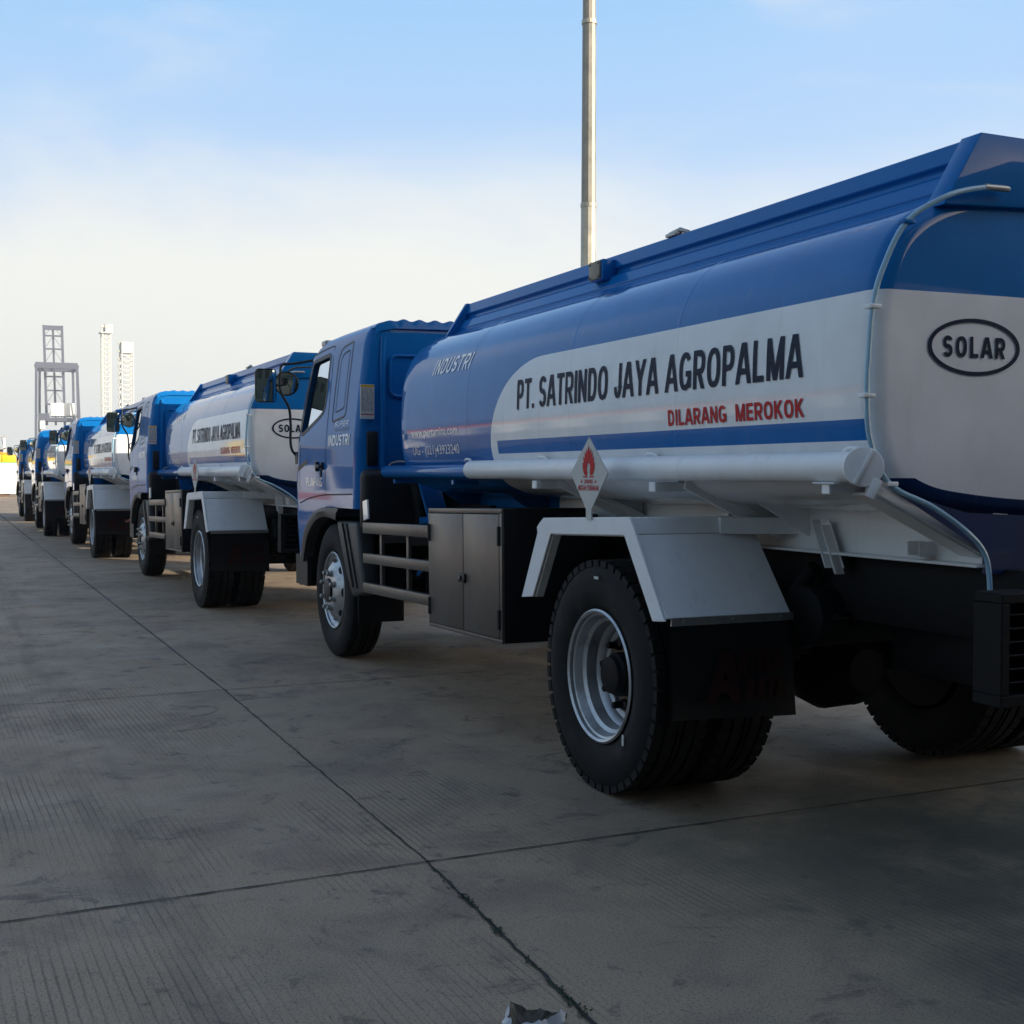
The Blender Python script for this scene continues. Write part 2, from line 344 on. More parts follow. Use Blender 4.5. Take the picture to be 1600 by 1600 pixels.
def sign_text(body, w, h, fn, m, parent, t=.17, shear=0., gap=.13, space=.36, cuts=5):
    """condensed block lettering built stroke by stroke to fill w x h"""
    adv = []; x = 0
    for ch in body:
        if ch == ' ': x += space; continue
        gw = t if ch == '.' else (t if ch == 'I' else GW[ch]); adv.append((ch, x, gw)); x += gw + gap
    total = x - gap + shear; kx = w / (total * h)          # condensing factor
    bm = bmesh.new(); lay = 0
    for ch, x0, gw in adv:
        tx = t
        for st in glyph(ch, gw * kx, tx if ch not in 'I.' else min(tx, gw * kx * 1.0 + .03)):
            if len(st) < 2: continue
            P = [Vector(p) for p in st]; closed = (P[0] - P[-1]).length < 1e-4; P = P[:-1] if closed else P; n = len(P); L = []
            for i, p in enumerate(P):
                a = P[i - 1] if closed or i else None; b = P[(i + 1) % n] if closed or i < n - 1 else None
                d1 = (p - a).normalized() if a is not None else None; d2 = (b - p).normalized() if b is not None else None
                d = (d1 + d2).normalized() if d1 is not None and d2 is not None and (d1 + d2).length > 1e-3 else (d1 if d1 is not None else d2)
                nn = Vector((-d.y, d.x)); c = nn.dot(Vector((-d1.y, d1.x))) if d1 is not None else 1
                nn = nn * (tx / 2 / max(.6, c)); L += [bm.verts.new((*(p + nn), lay)), bm.verts.new((*(p - nn), lay))]
            for v in L: v.co.x += x0 * kx
            for i in range(n if closed else n - 1): bm.faces.new((L[2 * i], L[2 * i + 1], L[(2 * i + 3) % (2 * n)], L[(2 * i + 2) % (2 * n)]))
            lay += 1
    for z, no in ((0, -1), (1, 1)): bmesh.ops.bisect_plane(bm, geom=bm.verts[:] + bm.edges[:] + bm.faces[:], plane_co=(0, z, 0), plane_no=(0, no, 0), clear_outer=True)
    for k in range(1, cuts): bmesh.ops.bisect_plane(bm, geom=bm.verts[:] + bm.edges[:] + bm.faces[:], plane_co=(0, k / cuts, 0), plane_no=(0, 1, 0))
    for v in bm.verts:
        s_, q, k = (v.co.x + v.co.y * shear * kx) * h, v.co.y * h, v.co.z; p = Vector(fn(s_, q)); c = Vector(fn(s_ + .01, q)) - p; u = Vector(fn(s_, q + .01)) - p
        v.co = p + c.cross(u).normalized() * (.0001 * (k % 3))
    bmesh.ops.recalc_face_normals(bm, faces=bm.faces)
    me = bpy.data.meshes.new('lettering'); bm.to_mesh(me); bm.free(); me.materials.append(M[m]); return link('lettering', me, parent)
def boolean(o, cutter, op='DIFFERENCE'):
    md = o.modifiers.new('b', 'BOOLEAN'); md.operation = op; md.object = cutter; md.solver = 'EXACT'
    bpy.context.view_layer.update()
    me = bpy.data.meshes.new_from_object(o.evaluated_get(bpy.context.evaluated_depsgraph_get()))
    o.modifiers.clear(); old = o.data; o.data = me; bpy.data.meshes.remove(old)
    cm = cutter.data; bpy.data.objects.remove(cutter); bpy.data.meshes.remove(cm)
def flat_shape(outline, m, name, parent, fn, holes=(), zcuts=()):
    """filled outline (with holes) in 2D, mapped by fn(a, b)"""
    bm = bmesh.new()
    for loop in [outline] + list(holes):
        vs = [bm.verts.new((p[0], p[1], 0)) for p in loop]
        for i in range(len(vs)): bm.edges.new((vs[i], vs[(i + 1) % len(vs)]))
    bmesh.ops.triangle_fill(bm, use_beauty=True, use_dissolve=False, edges=bm.edges)
    for z in zcuts:
        bmesh.ops.bisect_plane(bm, geom=bm.verts[:] + bm.edges[:] + bm.faces[:], plane_co=(0, z, 0), plane_no=(0, 1, 0))
    for v in bm.verts: v.co = fn(v.co.x, v.co.y)
    bmesh.ops.recalc_face_normals(bm, faces=bm.faces)
    me = bpy.data.meshes.new(name); bm.to_mesh(me); bm.free()
    me.polygons.foreach_set('use_smooth', [True] * len(me.polygons)); me.set_sharp_from_angle(angle=R(40))
    me.materials.append(M[m]); return link(name, me, parent)
def interp(tab, z):
    if z <= tab[0][0]: return tab[0][1:]
    for a, b in zip(tab, tab[1:]):
        if z <= b[0]:
            t = (z - a[0]) / (b[0] - a[0]); return tuple(p + (q - p) * t for p, q in zip(a[1:], b[1:]))
    return tab[-1][1:]

# ------------------------------------------------------------------ ground and setting
def ground_mat():
    m = bpy.data.materials.new('brushed_concrete'); m.use_nodes = True; N = m.node_tree.nodes; K = m.node_tree.links; b = N['Principled BSDF']
    tc = N.new('ShaderNodeTexCoord'); sep = N.new('ShaderNodeSeparateXYZ'); K.new(tc.outputs['Object'], sep.inputs[0])
    def noise(scale, detail=6, rough=.6, sc=(1, 1, 1), dist=0.):
        mp = N.new('ShaderNodeMapping'); mp.inputs['Scale'].default_value = sc; K.new(tc.outputs['Object'], mp.inputs[0])
        n = N.new('ShaderNodeTexNoise'); n.inputs['Scale'].default_value = scale; n.inputs['Detail'].default_value = detail; n.inputs['Roughness'].default_value = rough; n.inputs['Distortion'].default_value = dist
        K.new(mp.outputs[0], n.inputs[0]); return n.outputs['Fac']
    def mr(src, a, b_, c, d):
        r = N.new('ShaderNodeMapRange'); r.interpolation_type = 'SMOOTHSTEP'
        for i, v in enumerate((a, b_, c, d)): r.inputs[i + 1].default_value = v
        K.new(src, r.inputs[0]); return r.outputs[0]
    def mth(op, a, c):
        q = N.new('ShaderNodeMath'); q.operation = op
        for i, v in enumerate((a, c)):
            if isinstance(v, (int, float)): q.inputs[i].default_value = v
            else: K.new(v, q.inputs[i])
        return q.outputs[0]
    def mix(fac, a, c, mode='MIX'):
        q = N.new('ShaderNodeMixRGB'); q.blend_type = mode
        if isinstance(fac, float): q.inputs[0].default_value = fac
        else: K.new(fac, q.inputs[0])
        for i, v in ((1, a), (2, c)):
            if isinstance(v, tuple): q.inputs[i].default_value = (*v, 1)
            else: K.new(v, q.inputs[i])
        return q.outputs[0]
    c = mix(mr(noise(.45, 5, .55), .3, .7, 0, 1), (.415, .305, .207), (.345, .268, .185))
    c = mix(mr(noise(1.6, 7, .65, dist=.6),   .45, .66, 0, .55), c, (.12, .092, .080))          # dull patches
    c = mix(mr(noise(3.4, 8, .72, (.8, .8, 1), 1.2), .55, .66, 0, .75), c, (.070, .055, .052))     # oily scuffs
    c = mix(mr(noise(7., 6, .7), .58, .68, 0, .6), c, (.07, .062, .052))                         # spots
    c = mix(mr(noise(.9, 4, .6), .55, .75, 0, .35), c, (.10, .112, .090))                        # greenish film
    c = mix(mr(noise(170, 3, .75), .42, .62, 0, .45), c, (.40, .31, .25)); c = mix(mr(noise(120, 3, .75), .50, .64, 0, .6), c, (.075, .062, .052))                         # fine grain
    vo = N.new('ShaderNodeTexVoronoi'); vo.feature = 'F1'; vo.inputs['Scale'].default_value = 5.5; K.new(tc.outputs['Object'], vo.inputs['Vector'])
    drip = mth('MULTIPLY', mr(mth('ADD', vo.outputs['Distance'], mth('MULTIPLY', noise(40, 3, .6), .12)), .20, .12, 0, 1), mr(noise(.75, 4, .6), .52, .62, 0, 1))
    c = mix(mth('MULTIPLY', drip, .6), c, (.05, .043, .038))                                      # oil drips in groups
    tm_ = mth('MULTIPLY', mr(mth('ABSOLUTE', mth('SUBTRACT', sep.outputs['Y'], mth('ADD', 2.95, mth('MULTIPLY', noise(.12, 1, .5), .5))), 0.), .16, .10, 0, 1), mr(noise(1.3, 5, .7, (.5, 3, 1)), .42, .62, 0, .28))
    c = mix(tm_, c, (.07, .06, .052))                                                             # a faint tyre track
    # raked tining grooves running with the slab, worn away in places
    wob = mth('MULTIPLY', noise(.4, 2, .5), .04)
    yy = mth('ADD', mth('ADD', sep.outputs['Y'], mth('MULTIPLY', sep.outputs['X'], -.03)), wob)
    # greenish film by the nearest tanker's tail, darkened to carry the shade there
    film_shade = mth('MULTIPLY', mr(mth('ADD', sep.outputs['Y'], mth('MULTIPLY', noise(1.1, 5, .6), 1.6)), 3.0, 1.3, 0, .92), mth('MULTIPLY', mr(sep.outputs['X'], 1.0, -1.0, 0, 1), mr(noise(1.9, 7, .7), .25, .60, .35, 1)))
    c = mix(film_shade, c, (.060, .072, .058))
    g = mth('SINE', mth('MULTIPLY', yy, 2 * math.pi / .0285), 0.)
    g2 = mth('SUBTRACT', mth('MULTIPLY', noise(55, 2, .5, (.02, 1, 1)), 2.), 1.)
    wear = mr(noise(.8, 5, .6, (.6, 1, 1)), .40, .62, 0, 1)
    groove = mth('MULTIPLY', mr(mth('ADD', g, mth('MULTIPLY', g2, .5)), .62, 1.05, 0, 1), wear)
    c = mix(mth('MULTIPLY', groove, .50), c, (.065, .054, .046))
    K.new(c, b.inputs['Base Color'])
    K.new(mr(noise(2.2, 6, .6), .3, .7, .60, .85), b.inputs['Roughness']); b.inputs['Specular IOR Level'].default_value = .35
    bp = N.new('ShaderNodeBump'); bp.inputs['Strength'].default_value = .5; bp.inputs['Distance'].default_value = .006
    K.new(mth('SUBTRACT', mth('MULTIPLY', noise(90, 5, .7), .5), mth('MULTIPLY', groove, .8)), bp.inputs['Height']); K.new(bp.outputs[0], b.inputs['Normal'])
    return m
M['concrete'] = ground_mat()
M['joint'] = mat('joint_filler', (.022, .022, .020), .8, noise=.4, nscale=30)
M['moss'] = mat('moss_green', (.022, .042, .022), .9, noise=.4, nscale=40)
def setting():
    S = 1250
    g = MB().add([(-S, -S, 0), (S, -S, 0), (S, S, 0), (-S, S, 0)], [(0, 1, 2, 3)]).build('ground', 'concrete'); tag(g, kind='structure')
    # slab joints: slightly ragged filler strips, a few millimetres proud
    jb = MB()
    def strip(pts, w0, w1, rag):
        vs = []; n = len(pts)
        for i, (x, y) in enumerate(pts):
            dx = pts[min(i + 1, n - 1)][0] - pts[max(i - 1, 0)][0]; dy = pts[min(i + 1, n - 1)][1] - pts[max(i - 1, 0)][1]; l = math.hypot(dx, dy)
            w = w0 + (w1 - w0) * i / (n - 1)
            a = w * (.5 + random.random() * rag * (2.2 if random.random() < .12 else 1)); b = w * (.5 + random.random() * rag * (2.2 if random.random() < .12 else 1))
            vs += [(x - dy / l * a, y + dx / l * a, .004), (x + dy / l * b, y - dx / l * b, .004)]
        jb.add(vs, [(2 * i, 2 * i + 1, 2 * i + 3, 2 * i + 2) for i in range(n - 1)])
    def line(a, b, step):
        n = max(2, int(math.hypot(b[0] - a[0], b[1] - a[1]) / step)); ph = random.random() * 9
        return [(a[0] + (b[0] - a[0]) * i / n + .0012 * math.sin(ph + i * .9), a[1] + (b[1] - a[1]) * i / n + .0012 * math.sin(ph + i * .7 + 1) + random.uniform(-.0025, .0025)) for i in range(n + 1)]
    strip(line((-9, 2.60), (-2.0, 2.275), .06), .006, .006, .7)
    strip(line((-2.0, 2.275), (-.64, 2.207), .03), .006, .005, .9)
    strip(line((-.64, 2.207), (3.2, 2.171), .05), .0035, .004, .6)
    strip(line((3.2, 2.171), (22.9, 2.285), .2), .005, .010, .5)
    strip(line((22.9, 2.285), (90, 2.6), .8), .02, .03, .4)
    for k in range(-3, 24):
        x0 = -.63 + 3.84 * k
        strip(line((x0 - .13, 6.2), (x0 - .02, 2.2), .05 if k < 3 else .4), .0045, .0045, .9)
        strip(line((x0 - .02, 2.2), (x0 + .06, -1.8), .05 if k < 3 else .4), .0045, .0045, .9)
        strip(line((x0 + .06, -1.8), (x0 + .14, -5.8), .4), .012, .012, .5)
    for y in (-1.85, 6.25, -5.85): strip(line((-12, y), (90, y), .5), .006, .006, .5)
    tag(jb.build('slab_joints', 'joint'), kind='structure')
    # moss growing along the near joint
    mb = MB()
    for _ in range(150):
        x = random.uniform(-2.3, -.7); t = (x + 2) / 1.36; y = 2.275 - .05 * (x + 2.0) + random.gauss(0, .005)
        if math.sin(x * 9) + math.sin(x * 23 + 1) < .4 and random.random() < .85: continue
        for _ in range(5):
            a = random.uniform(0, 6.28); l = random.uniform(.004, .013); cx = x + random.gauss(0, .012); cy = y + random.gauss(0, .006)
            dx, dy = math.cos(a) * l, math.sin(a) * l
            mb.add([(cx - dy * .5, cy + dx * .5, .004), (cx + dy * .5, cy - dx * .5, .004), (cx + dx, cy + dy, .004 + random.uniform(.001, .005))], [(0, 1, 2)])
    o = mb.build('moss', 'moss', normals=False); tag(o, 'dark green moss growing in the slab joint at the front', 'moss', kind='stuff')
setting()

# ------------------------------------------------------------------ the tanker
TZC = 1.765
HALF = [(0, 2.325), (.4, 2.318), (.65, 2.296), (.82, 2.268), (.97, 2.215), (1.08, 2.13), (1.145, 2.01), (1.172, 1.88), (1.180, 1.74), (1.178, 1.60), (1.160, 1.47), (1.105, 1.355), (.98, 1.287), (.80, 1.255), (.5, 1.232), (0, 1.22)]
SEC = spline(HALF, 121)
def tank_y(z):
    for a, b in zip(SEC, SEC[1:]):
        if a.y >= z >= b.y and a.x > .3: return a.x + (b.x - a.x) * (a.y - z) / max(1e-6, a.y - b.y)
    return .3
def tank_loop(inset):
    L = []; n = len(SEC)
    for i, p in enumerate(SEC):
        t = (SEC[min(i + 1, n - 1)] - SEC[max(i - 1, 0)]).normalized(); nrm = Vector((-t.y, t.x))
        q = p + Vector((t.y, -t.x)) * inset if nrm.x > 0 or True else p
        L.append(Vector((q.x, q.y)))
    return L
def make_tank(root):
    XR, XF, r = -1.70, 2.60, .065
    st = []
    for k in range(9):
        a = math.pi / 2 * (1 - k / 8); st.append((XR - r * math.sin(a), r * (1 - math.cos(a))))
    st += [(XR + (XF - XR) * k / 40, 0) for k in range(1, 40)]
    for k in range(9):
        a = math.pi / 2 * k / 8; st.append((XF + .085 * math.sin(a), .085 * (1 - math.cos(a))))
    n = len(SEC); vs = []; fs = []; idx = []; L = 2 * n - 2
    def ring(x, inset, s=1.):
        pts = [Vector((p.x - 0, p.y)) for p in SEC]; out = []
        for i, p in enumerate(SEC):
            t = (SEC[min(i + 1, n - 1)] - SEC[max(i - 1, 0)]).normalized()
            if i in (0, n - 1): t = Vector((1 if i == 0 else -1, 0))
            nrm = Vector((-t.y, t.x))                      # outward
            q = p - nrm * inset; q = Vector((q.x * s, TZC + (q.y - TZC) * s)); out.append(q)
        full = [(q.x, q.y) for q in out] + [(-q.x, q.y) for q in reversed(out[1:-1])]
        return [(x, y, z) for y, z in full]
    rings = []; 
    for s in (.02, .25, .5, .7, .84, .93, .98): rings.append((ring(XR - r - .035 * (1 - s * s), r, s), 1))
    for x, ins in st: rings.append((ring(x, ins), 0))
    for s in (.97, .85, .6, .3, .02): rings.append((ring(XF + .085 + .06 * (1 - s * s), .085, s), 0))
    mb = MB()
    for q, _ in rings: mb.v += q
    mi = []
    for i in range(len(rings) - 1):
        for k in range(L):
            mb.f.append((i * L + k, i * L + (k + 1) % L, (i + 1) * L + (k + 1) % L, (i + 1) * L + k)); mi.append(1 if rings[i][1] and i < 7 else 0)
    mb.f.append(tuple(range(L))); mi.append(1); mb.f.append(tuple(range((len(rings) - 1) * L, len(rings) * L))); mi.append(0)
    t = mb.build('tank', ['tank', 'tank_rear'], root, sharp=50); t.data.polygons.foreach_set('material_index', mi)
    # weld seams round the shell
    for x in (1.53, .30, -.62):
        sb = MB(); pts = [(x, y, z) for x, y, z in [(x, p.x, p.y) for p in SEC]]
        pr = []
        for off, dx in ((-.001, -.014), (.0020, 0), (-.001, .014)):
            pr.append([(x + dx, q[1] , q[2]) for q in ring(x, -off)])
        for q in pr: sb.v += q
        for i in range(2):
            for k in range(L): sb.f.append((i * L + k, i * L + (k + 1) % L, (i + 1) * L + (k + 1) % L, (i + 1) * L + k))
        sb.build('weld_seam', 'tank', t, sharp=60)
    # coaming along the top: two pressed side plates and two end plates
    for sy in (1, -1):
        prof = [(.700, 2.447), (.772, 2.449), (.790, 2.385), (.772, 2.372), (.778, 2.352), (.806, 2.340), (.838, 2.288), (.834, 2.278), (.850, 2.266), (.905, 2.215), (.84, 2.21), (.74, 2.37), (.70, 2.43)]
        b = MB().prism(prof, 'x', -1.70, 2.50)
        if sy < 0: b.flip()
        b.build('coaming', 'blue', t, bevel=.003, seg=1, sharp=14)
    for x0, x1 in ((-1.79, -1.702), (2.502, 2.535)):
        MB().prism([(-.785, 2.452), (.785, 2.452), (.935, 2.215), (.4, 2.24), (-.4, 2.24), (-.935, 2.215)], 'x', x0, x1).build('end_plate', 'blue', t, bevel=.004)
    for x in (1.35, -.55):
        MB().lathe([(2.28, .30), (2.36, .30), (2.365, .27), (2.40, .25), (2.41, .0)], (x, 0, 0), 32, 'z').build('manhole_lid', 'blue', t)
    lb = MB().bb(.03, .12, .70, .78, 2.45, 2.466).tube([(-.02, .74, 2.455), (.04, .75, 2.478), (.13, .75, 2.470)], .010, 8)
    lb.build('coaming_latch', 'steel', t, bevel=.003)
    mk = MB().bb(.575, .715, .775, .855, 2.325, 2.425).build('marker_lamp', 'blue', t, bevel=.006)
    mm = MB().bb(.592, .700, .855, .866, 2.332, 2.418)
    for x in (.602, .690):
        for z in (2.342, 2.408): mm.lathe([(.866, .007), (.872, .006), (.873, 0)], (x, 0, z), 8)
    mm.build('lamp_plate', 'tan', t, bevel=.002)
    # rear ring hose
    hp = [(-1.82, .70, 2.275), (-1.82, .80, 2.272), (-1.815, .95, 2.232), (-1.785, 1.075, 2.150), (-1.77, 1.150, 2.01), (-1.765, 1.185, 1.89), (-1.765, 1.200, 1.74), (-1.765, 1.204, 1.62), (-1.765, 1.188, 1.48), (-1.768, 1.115, 1.352), (-1.79, .97, 1.283), (-1.80, .85, 1.212), (-1.80, .765, 1.14), (-1.80, .738, 1.05), (-1.805, .738, .90)]
    MB().tube(spline(hp, 90), .0088, 10).build('hose', 'hose', t)
    for p in (hp[3], hp[5], hp[7], hp[9]):
        MB().box((p[0] + .005, p[1] - .004, p[2]), (.035, .042, .014)).build('hose_clip', 'white' if p[2] < 1.95 else 'blue', t, bevel=.003)
    MB().tube([(-1.82, .705, 2.276), (-1.82, .80, 2.274)], .0098, 10).tube([(-1.82, .79, 2.265), (-1.82, .79, 2.284)], .006, 8).build('hose_fitting', 'steel', t)
    # writing on the left side of the shell
    def side(x0, z0, off=.0032): return lambda s, q: (x0 - s, tank_y(z0 + q) + off, z0 + q)
    sign_text('PT. SATRINDO JAYA AGROPALMA', 2.275, .146, side(.855, 1.700), 'navy', t, t=.150)
    sign_text('DILARANG  MEROKOK', .852, .062, side(-.575, 1.569), 'red', t, t=.19)
    sign_text('INDUSTRI', .60, .090, side(2.11, 1.957), 'letter', t, t=.16, shear=.28, gap=.2)
    text_mesh('lettering', 'www.pertamina.com', .76, .062, side(2.42, 1.588), 'letter', t, bold=.003)
    text_mesh('lettering', 'UG - (021)43923240', .76, .072, side(2.41, 1.478), 'letter', t, bold=.003)
    # writing on the rear dish
    def rear(y0, z0):
        def fn(s, q):
            y, z = y0 - s, z0 + q; k = max(abs(y) / 1.115, abs(z - TZC) / .5); return (-1.765 - .035 * max(0, 1 - k * k) - .003, y, z)
        return fn
    sign_text('SOLAR', .245, .066, rear(.920, 1.748), 'navy', t, t=.19, gap=.2)
    ob = MB(); n = 72
    for i in range(n):
        a = 2 * math.pi * i / n
        for rr in (1, .915): 
            s, q = .182 * math.cos(a) * rr, .0895 * math.sin(a) * (rr if rr == 1 else .86); ob.v.append(rear(.797, 1.781)(s, q))
    ob.f = [(2 * i, 2 * i + 1, (2 * i + 3) % (2 * n), (2 * i + 2) % (2 * n)) for i in range(n)]
    ob.build('oval_emblem', 'navy', t)
    return t

KT = 1.065
def fit_tank(o, k=KT):
    """final proportions of the tank and all that hangs on it: longer, taller and narrower than first drawn"""
    if o.type == 'MESH':
        for v in o.data.vertices:
            x, y, z = v.co; a = abs(y)
            b = a * k - 3.7254 * (k - 1) if a > .5 else a * ((.5 * k - 3.7254 * (k - 1)) / .5)
            v.co = (-4.7751 + (x + 4.7751) * k, math.copysign(b, y), 1.3772 + (z - 1.3772) * k)
    for ch in kids(o): fit_tank(ch, k)
# ---- wheels
def tyre(mb, x, y, s, R0=.505, hw=.138, lugs=True):
    pr = [(-.105, .283), (-.128, .315), (-.1395, .37), (-.141, .41), (-.134, .452), (-.122, .485)]
    tread = [(-.112, .497), (-.082, .503), (-.080, .490), (-.068, .490), (-.066, .504), (-.022, .506), (-.020, .492), (-.008, .492), (-.006, .506)]
    h = pr + tread; prof = h + [(-a, r) for a, r in reversed(h)]
    prof = [(a * hw / .141, r * R0 / .506) for a, r in prof]
    sq = MB().lathe(prof + [prof[0]], (x, y, R0), 72)
    # lugs on both shoulders
    for k in range(46 if lugs else 0):
        t = 2 * math.pi * k / 46
        for sd in (-1, 1):
            c = Vector((math.cos(t + sd * .03), 0, math.sin(t + sd * .03))); u = Vector((-c.z, 0, c.x))
            rot = Matrix((u, Vector((0, 1, 0)), c)).transposed()
            sq.box(Vector((x, y + sd * .106 * hw / .141, R0)) + c * (R0 - .0165), (.052, .046, .030), rot)
    # the contact patch settles on the ground
    sq.v = [(px, py, max(pz, .001 + (.0 if pz > 0 else 0))) for px, py, pz in sq.v]
    mb.v, k = mb.v + sq.v, len(mb.v); mb.f += [tuple(i + k for i in q) for q in sq.f]
def front_wheel(root, x, y, s):
    prof = [(-.10, .272), (.0, .276), (.006, .285), (.0, .291), (-.014, .276), (-.022, .262), (-.035, .250), (-.030, .238), (.002, .205), (.026, .165), (.036, .120), (.036, 0)]
    mb = MB().lathe([(a * s, r) for a, r in prof], (x, y, .503), 64)
    w = mb.build('wheel', 'rim', root)
    mt = MB(); tyre(mt, x, y - s * .122, s, lugs=False); mt.build('tyre', 'tyre', w)
    hb = MB().lathe([(.034 * s, .092), (.052 * s, .088), (.056 * s, .07), (.060 * s, .045), (.060 * s, 0)], (x, y, .503), 32); hb.build('hub', 'black', w, sharp=25)
    db = MB()
    for k in range(8):
        a = 2 * math.pi * (k + .5) / 8; c = (x + .138 * math.cos(a), y, .503 + .138 * math.sin(a))
        MB().lathe([(.026 * s, .026), (.040 * s, .024), (.041 * s, .018), (.066 * s, .017), (.071 * s, .010), (.071 * s, 0)], c, 8).build('wheel_nut', 'steel', w)
    for k in range(8):
        a = 2 * math.pi * k / 8; c = Vector((x + .222 * math.cos(a), y - .010 * s, .503 + .222 * math.sin(a)))
        rad = Vector((math.cos(a), 0, math.sin(a))); tan = Vector((-rad.z, 0, rad.x))
        nrm = (Vector((0, s, 0)) + rad * .9).normalized(); rr = nrm.cross(tan)
        pts = [c + nrm * .004 + tan * .034 * math.cos(q * .3927) + rr * .017 * math.sin(q * .3927) for q in range(16)]
        db.add(pts, [tuple(range(16))])
    db.build('vent_holes', 'seam', w)
    return w
def rear_wheel(root, x, y, s):
    prof = [(-.20, .262), (.0, .274), (.007, .284), (.0, .292), (-.014, .280), (-.020, .264), (-.055, .252), (-.066, .236), (-.115, .230), (-.128, .214), (-.150, .206), (-.156, .188), (-.158, .10), (-.158, 0)]
    w = MB().lathe([(a * s, r) for a, r in prof], (x, y, .503), 64).build('wheel', 'rim', root)
    mt = MB(); tyre(mt, x, y - s * .124, s); mt.build('tyre', 'tyre', w)
    mt = MB(); tyre(mt, x, y - s * .446, s); mt.build('tyre', 'tyre', w)
    MB().lathe([(-.57 * s, .26), (-.43 * s, .245), (-.42 * s, .2), (-.16 * s, .19)], (x, y, .503), 32).build('inner_rim', 'chassis', w)
    MB().lathe([(-.1575 * s, .185), (-.152 * s, .180), (-.152 * s, .0)], (x, y, .503), 40).build('wheel_disc', 'rust', w)
    hb = MB().lathe([(-.15 * s, .100), (-.085 * s, .095), (-.075 * s, .085), (-.055 * s, .080), (-.05 * s, .055), (-.05 * s, 0)], (x, y, .503), 32); hb.build('hub', 'chassis', w, sharp=25)
    db = MB()
    for k in range(8):
        a = 2 * math.pi * (k + .25) / 8; c = (x + .143 * math.cos(a), y, .503 + .143 * math.sin(a))
        MB().lathe([(-.153 * s, .026), (-.132 * s, .024), (-.131 * s, .017), (-.090 * s, .015), (-.088 * s, 0)], c, 8).build('wheel_nut', 'chassis', w)
    for k in range(6):
        a = 2 * math.pi * k / 6 + .1; c = Vector((x + .168 * math.cos(a), y - .1545 * s, .503 + .168 * math.sin(a)))
        db.lathe([(0, .024), (.003 * s, .023), (.003 * s, 0)], c, 14)
    db.build('vent_holes', 'seam', w)
    if s > 0:
        tb = MB()
        for ang, rr, tw, th in ((92, .430, .040, .012), (222, .345, .016, .046)):
            a = R(ang); c = Vector((x + rr * math.cos(a), y + .0185, .503 + rr * math.sin(a)))
            tb.box(c, (tw, .003, th))
        tb.build('tyre_tag', 'sticker', w)
    return w

# ---- cab
CAB = [(.72, 3.60, 5.42, 1.165), (1.0, 3.60, 5.47, 1.170), (1.3, 3.59, 5.48, 1.172), (1.62, 3.59, 5.45, 1.168), (1.75, 3.59, 5.42, 1.156), (2.0, 3.59, 5.36, 1.128), (2.3, 3.59, 5.25, 1.090), (2.37, 3.59, 5.14, 1.070), (2.42, 3.60, 5.00, 1.035), (2.452, 3.62, 4.78, .975), (2.468, 3.66, 4.50, .90)]
RF, RB = .27, .09
def cab_w(z): return interp(CAB, z)[2]
def cab_xf(z, y):
    xr, xf, w = interp(CAB, z); y = abs(y)
    if y <= w - RF: return xf
    d = min(y - (w - RF), RF); return xf - RF + math.sqrt(max(0, RF * RF - d * d))
def cab_hull(ins, zlo, zhi):
    mb = MB(); lv = [zlo] + [c[0] for c in CAB if zlo < c[0] < zhi] + [zhi]; n = 0
    for z in lv:
        xr, xf, w = interp(CAB, z); xr += ins; xf -= ins; w -= ins; loop = []
        for cx, cy, r, a0 in ((xf - RF, w - RF, RF, 0), (xr + RB, w - RB, RB, 90), (xr + RB, -w + RB, RB, 180), (xf - RF, -w + RF, RF, 270)):
            for k in range(9):
                a = R(a0 + 90 * k / 8); loop.append((cx + r * math.cos(a), cy + r * math.sin(a), z))
        n = len(loop); mb.v += loop
    for i in range(len(lv) - 1):
        for k in range(n): mb.f.append((i * n + k, i * n + (k + 1) % n, (i + 1) * n + (k + 1) % n, (i + 1) * n + k))
    mb.f.append(tuple(reversed(range(n)))); mb.f.append(tuple(range((len(lv) - 1) * n, len(lv) * n)))
    return mb
WIN = [(4.50, 2.295), (4.985, 2.272), (5.155, 1.712), (5.10, 1.695), (4.62, 1.822), (4.50, 1.872)]
def rounded(poly, r, n=5):
    out = []; L = len(poly)
    for i in range(L):
        a, b, c = Vector(poly[i - 1]), Vector(poly[i]), Vector(poly[(i + 1) % L]); u = (a - b); v = (c - b)
        k = min(r, u.length * .45, v.length * .45); p, q = b + u.normalized() * k, b + v.normalized() * k
        for j in range(n + 1):
            t = j / n; out.append(tuple((1 - t) ** 2 * p + 2 * t * (1 - t) * b + t * t * q))
    return out
def cutter(mb): return mb.build('cut', 'blue')
def ribbon(path, wd, fn, m, name, parent, closed=False):
    P = [Vector(p) for p in path]; n = len(P); vs = []
    for i, p in enumerate(P):
        a = P[(i - 1) % n] if closed or i else P[0]; b = P[(i + 1) % n] if closed or i < n - 1 else P[-1]
        t = (b - a).normalized(); nn = Vector((-t.y, t.x)) * wd / 2
        vs += [fn(*(p + nn)), fn(*(p - nn))]
    e = n if closed else n - 1
    return MB().add(vs, [(2 * i, 2 * i + 1, (2 * i + 3) % (2 * n), (2 * i + 2) % (2 * n)) for i in range(e)])
def dense(path, step, closed=False):
    out = []; n = len(path)
    for i in range(n if closed else n - 1):
        a, b = Vector(path[i]), Vector(path[(i + 1) % n]); k = max(1, int((b - a).length / step))
        out += [tuple(a + (b - a) * j / k) for j in range(k)]
    if not closed: out.append(tuple(path[-1]))
    return out
ARCH = [tuple(p) for p in spline([(5.125, .68), (5.04, .87), (4.93, .98), (4.72, 1.078), (4.50, 1.120), (4.28, 1.130), (4.02, 1.128)], 28)]
INNER = [tuple(p) for p in spline([(5.03, .68), (4.95, .84), (4.84, .935), (4.66, 1.018), (4.48, 1.052), (4.28, 1.056), (4.10, 1.040)], 28)]
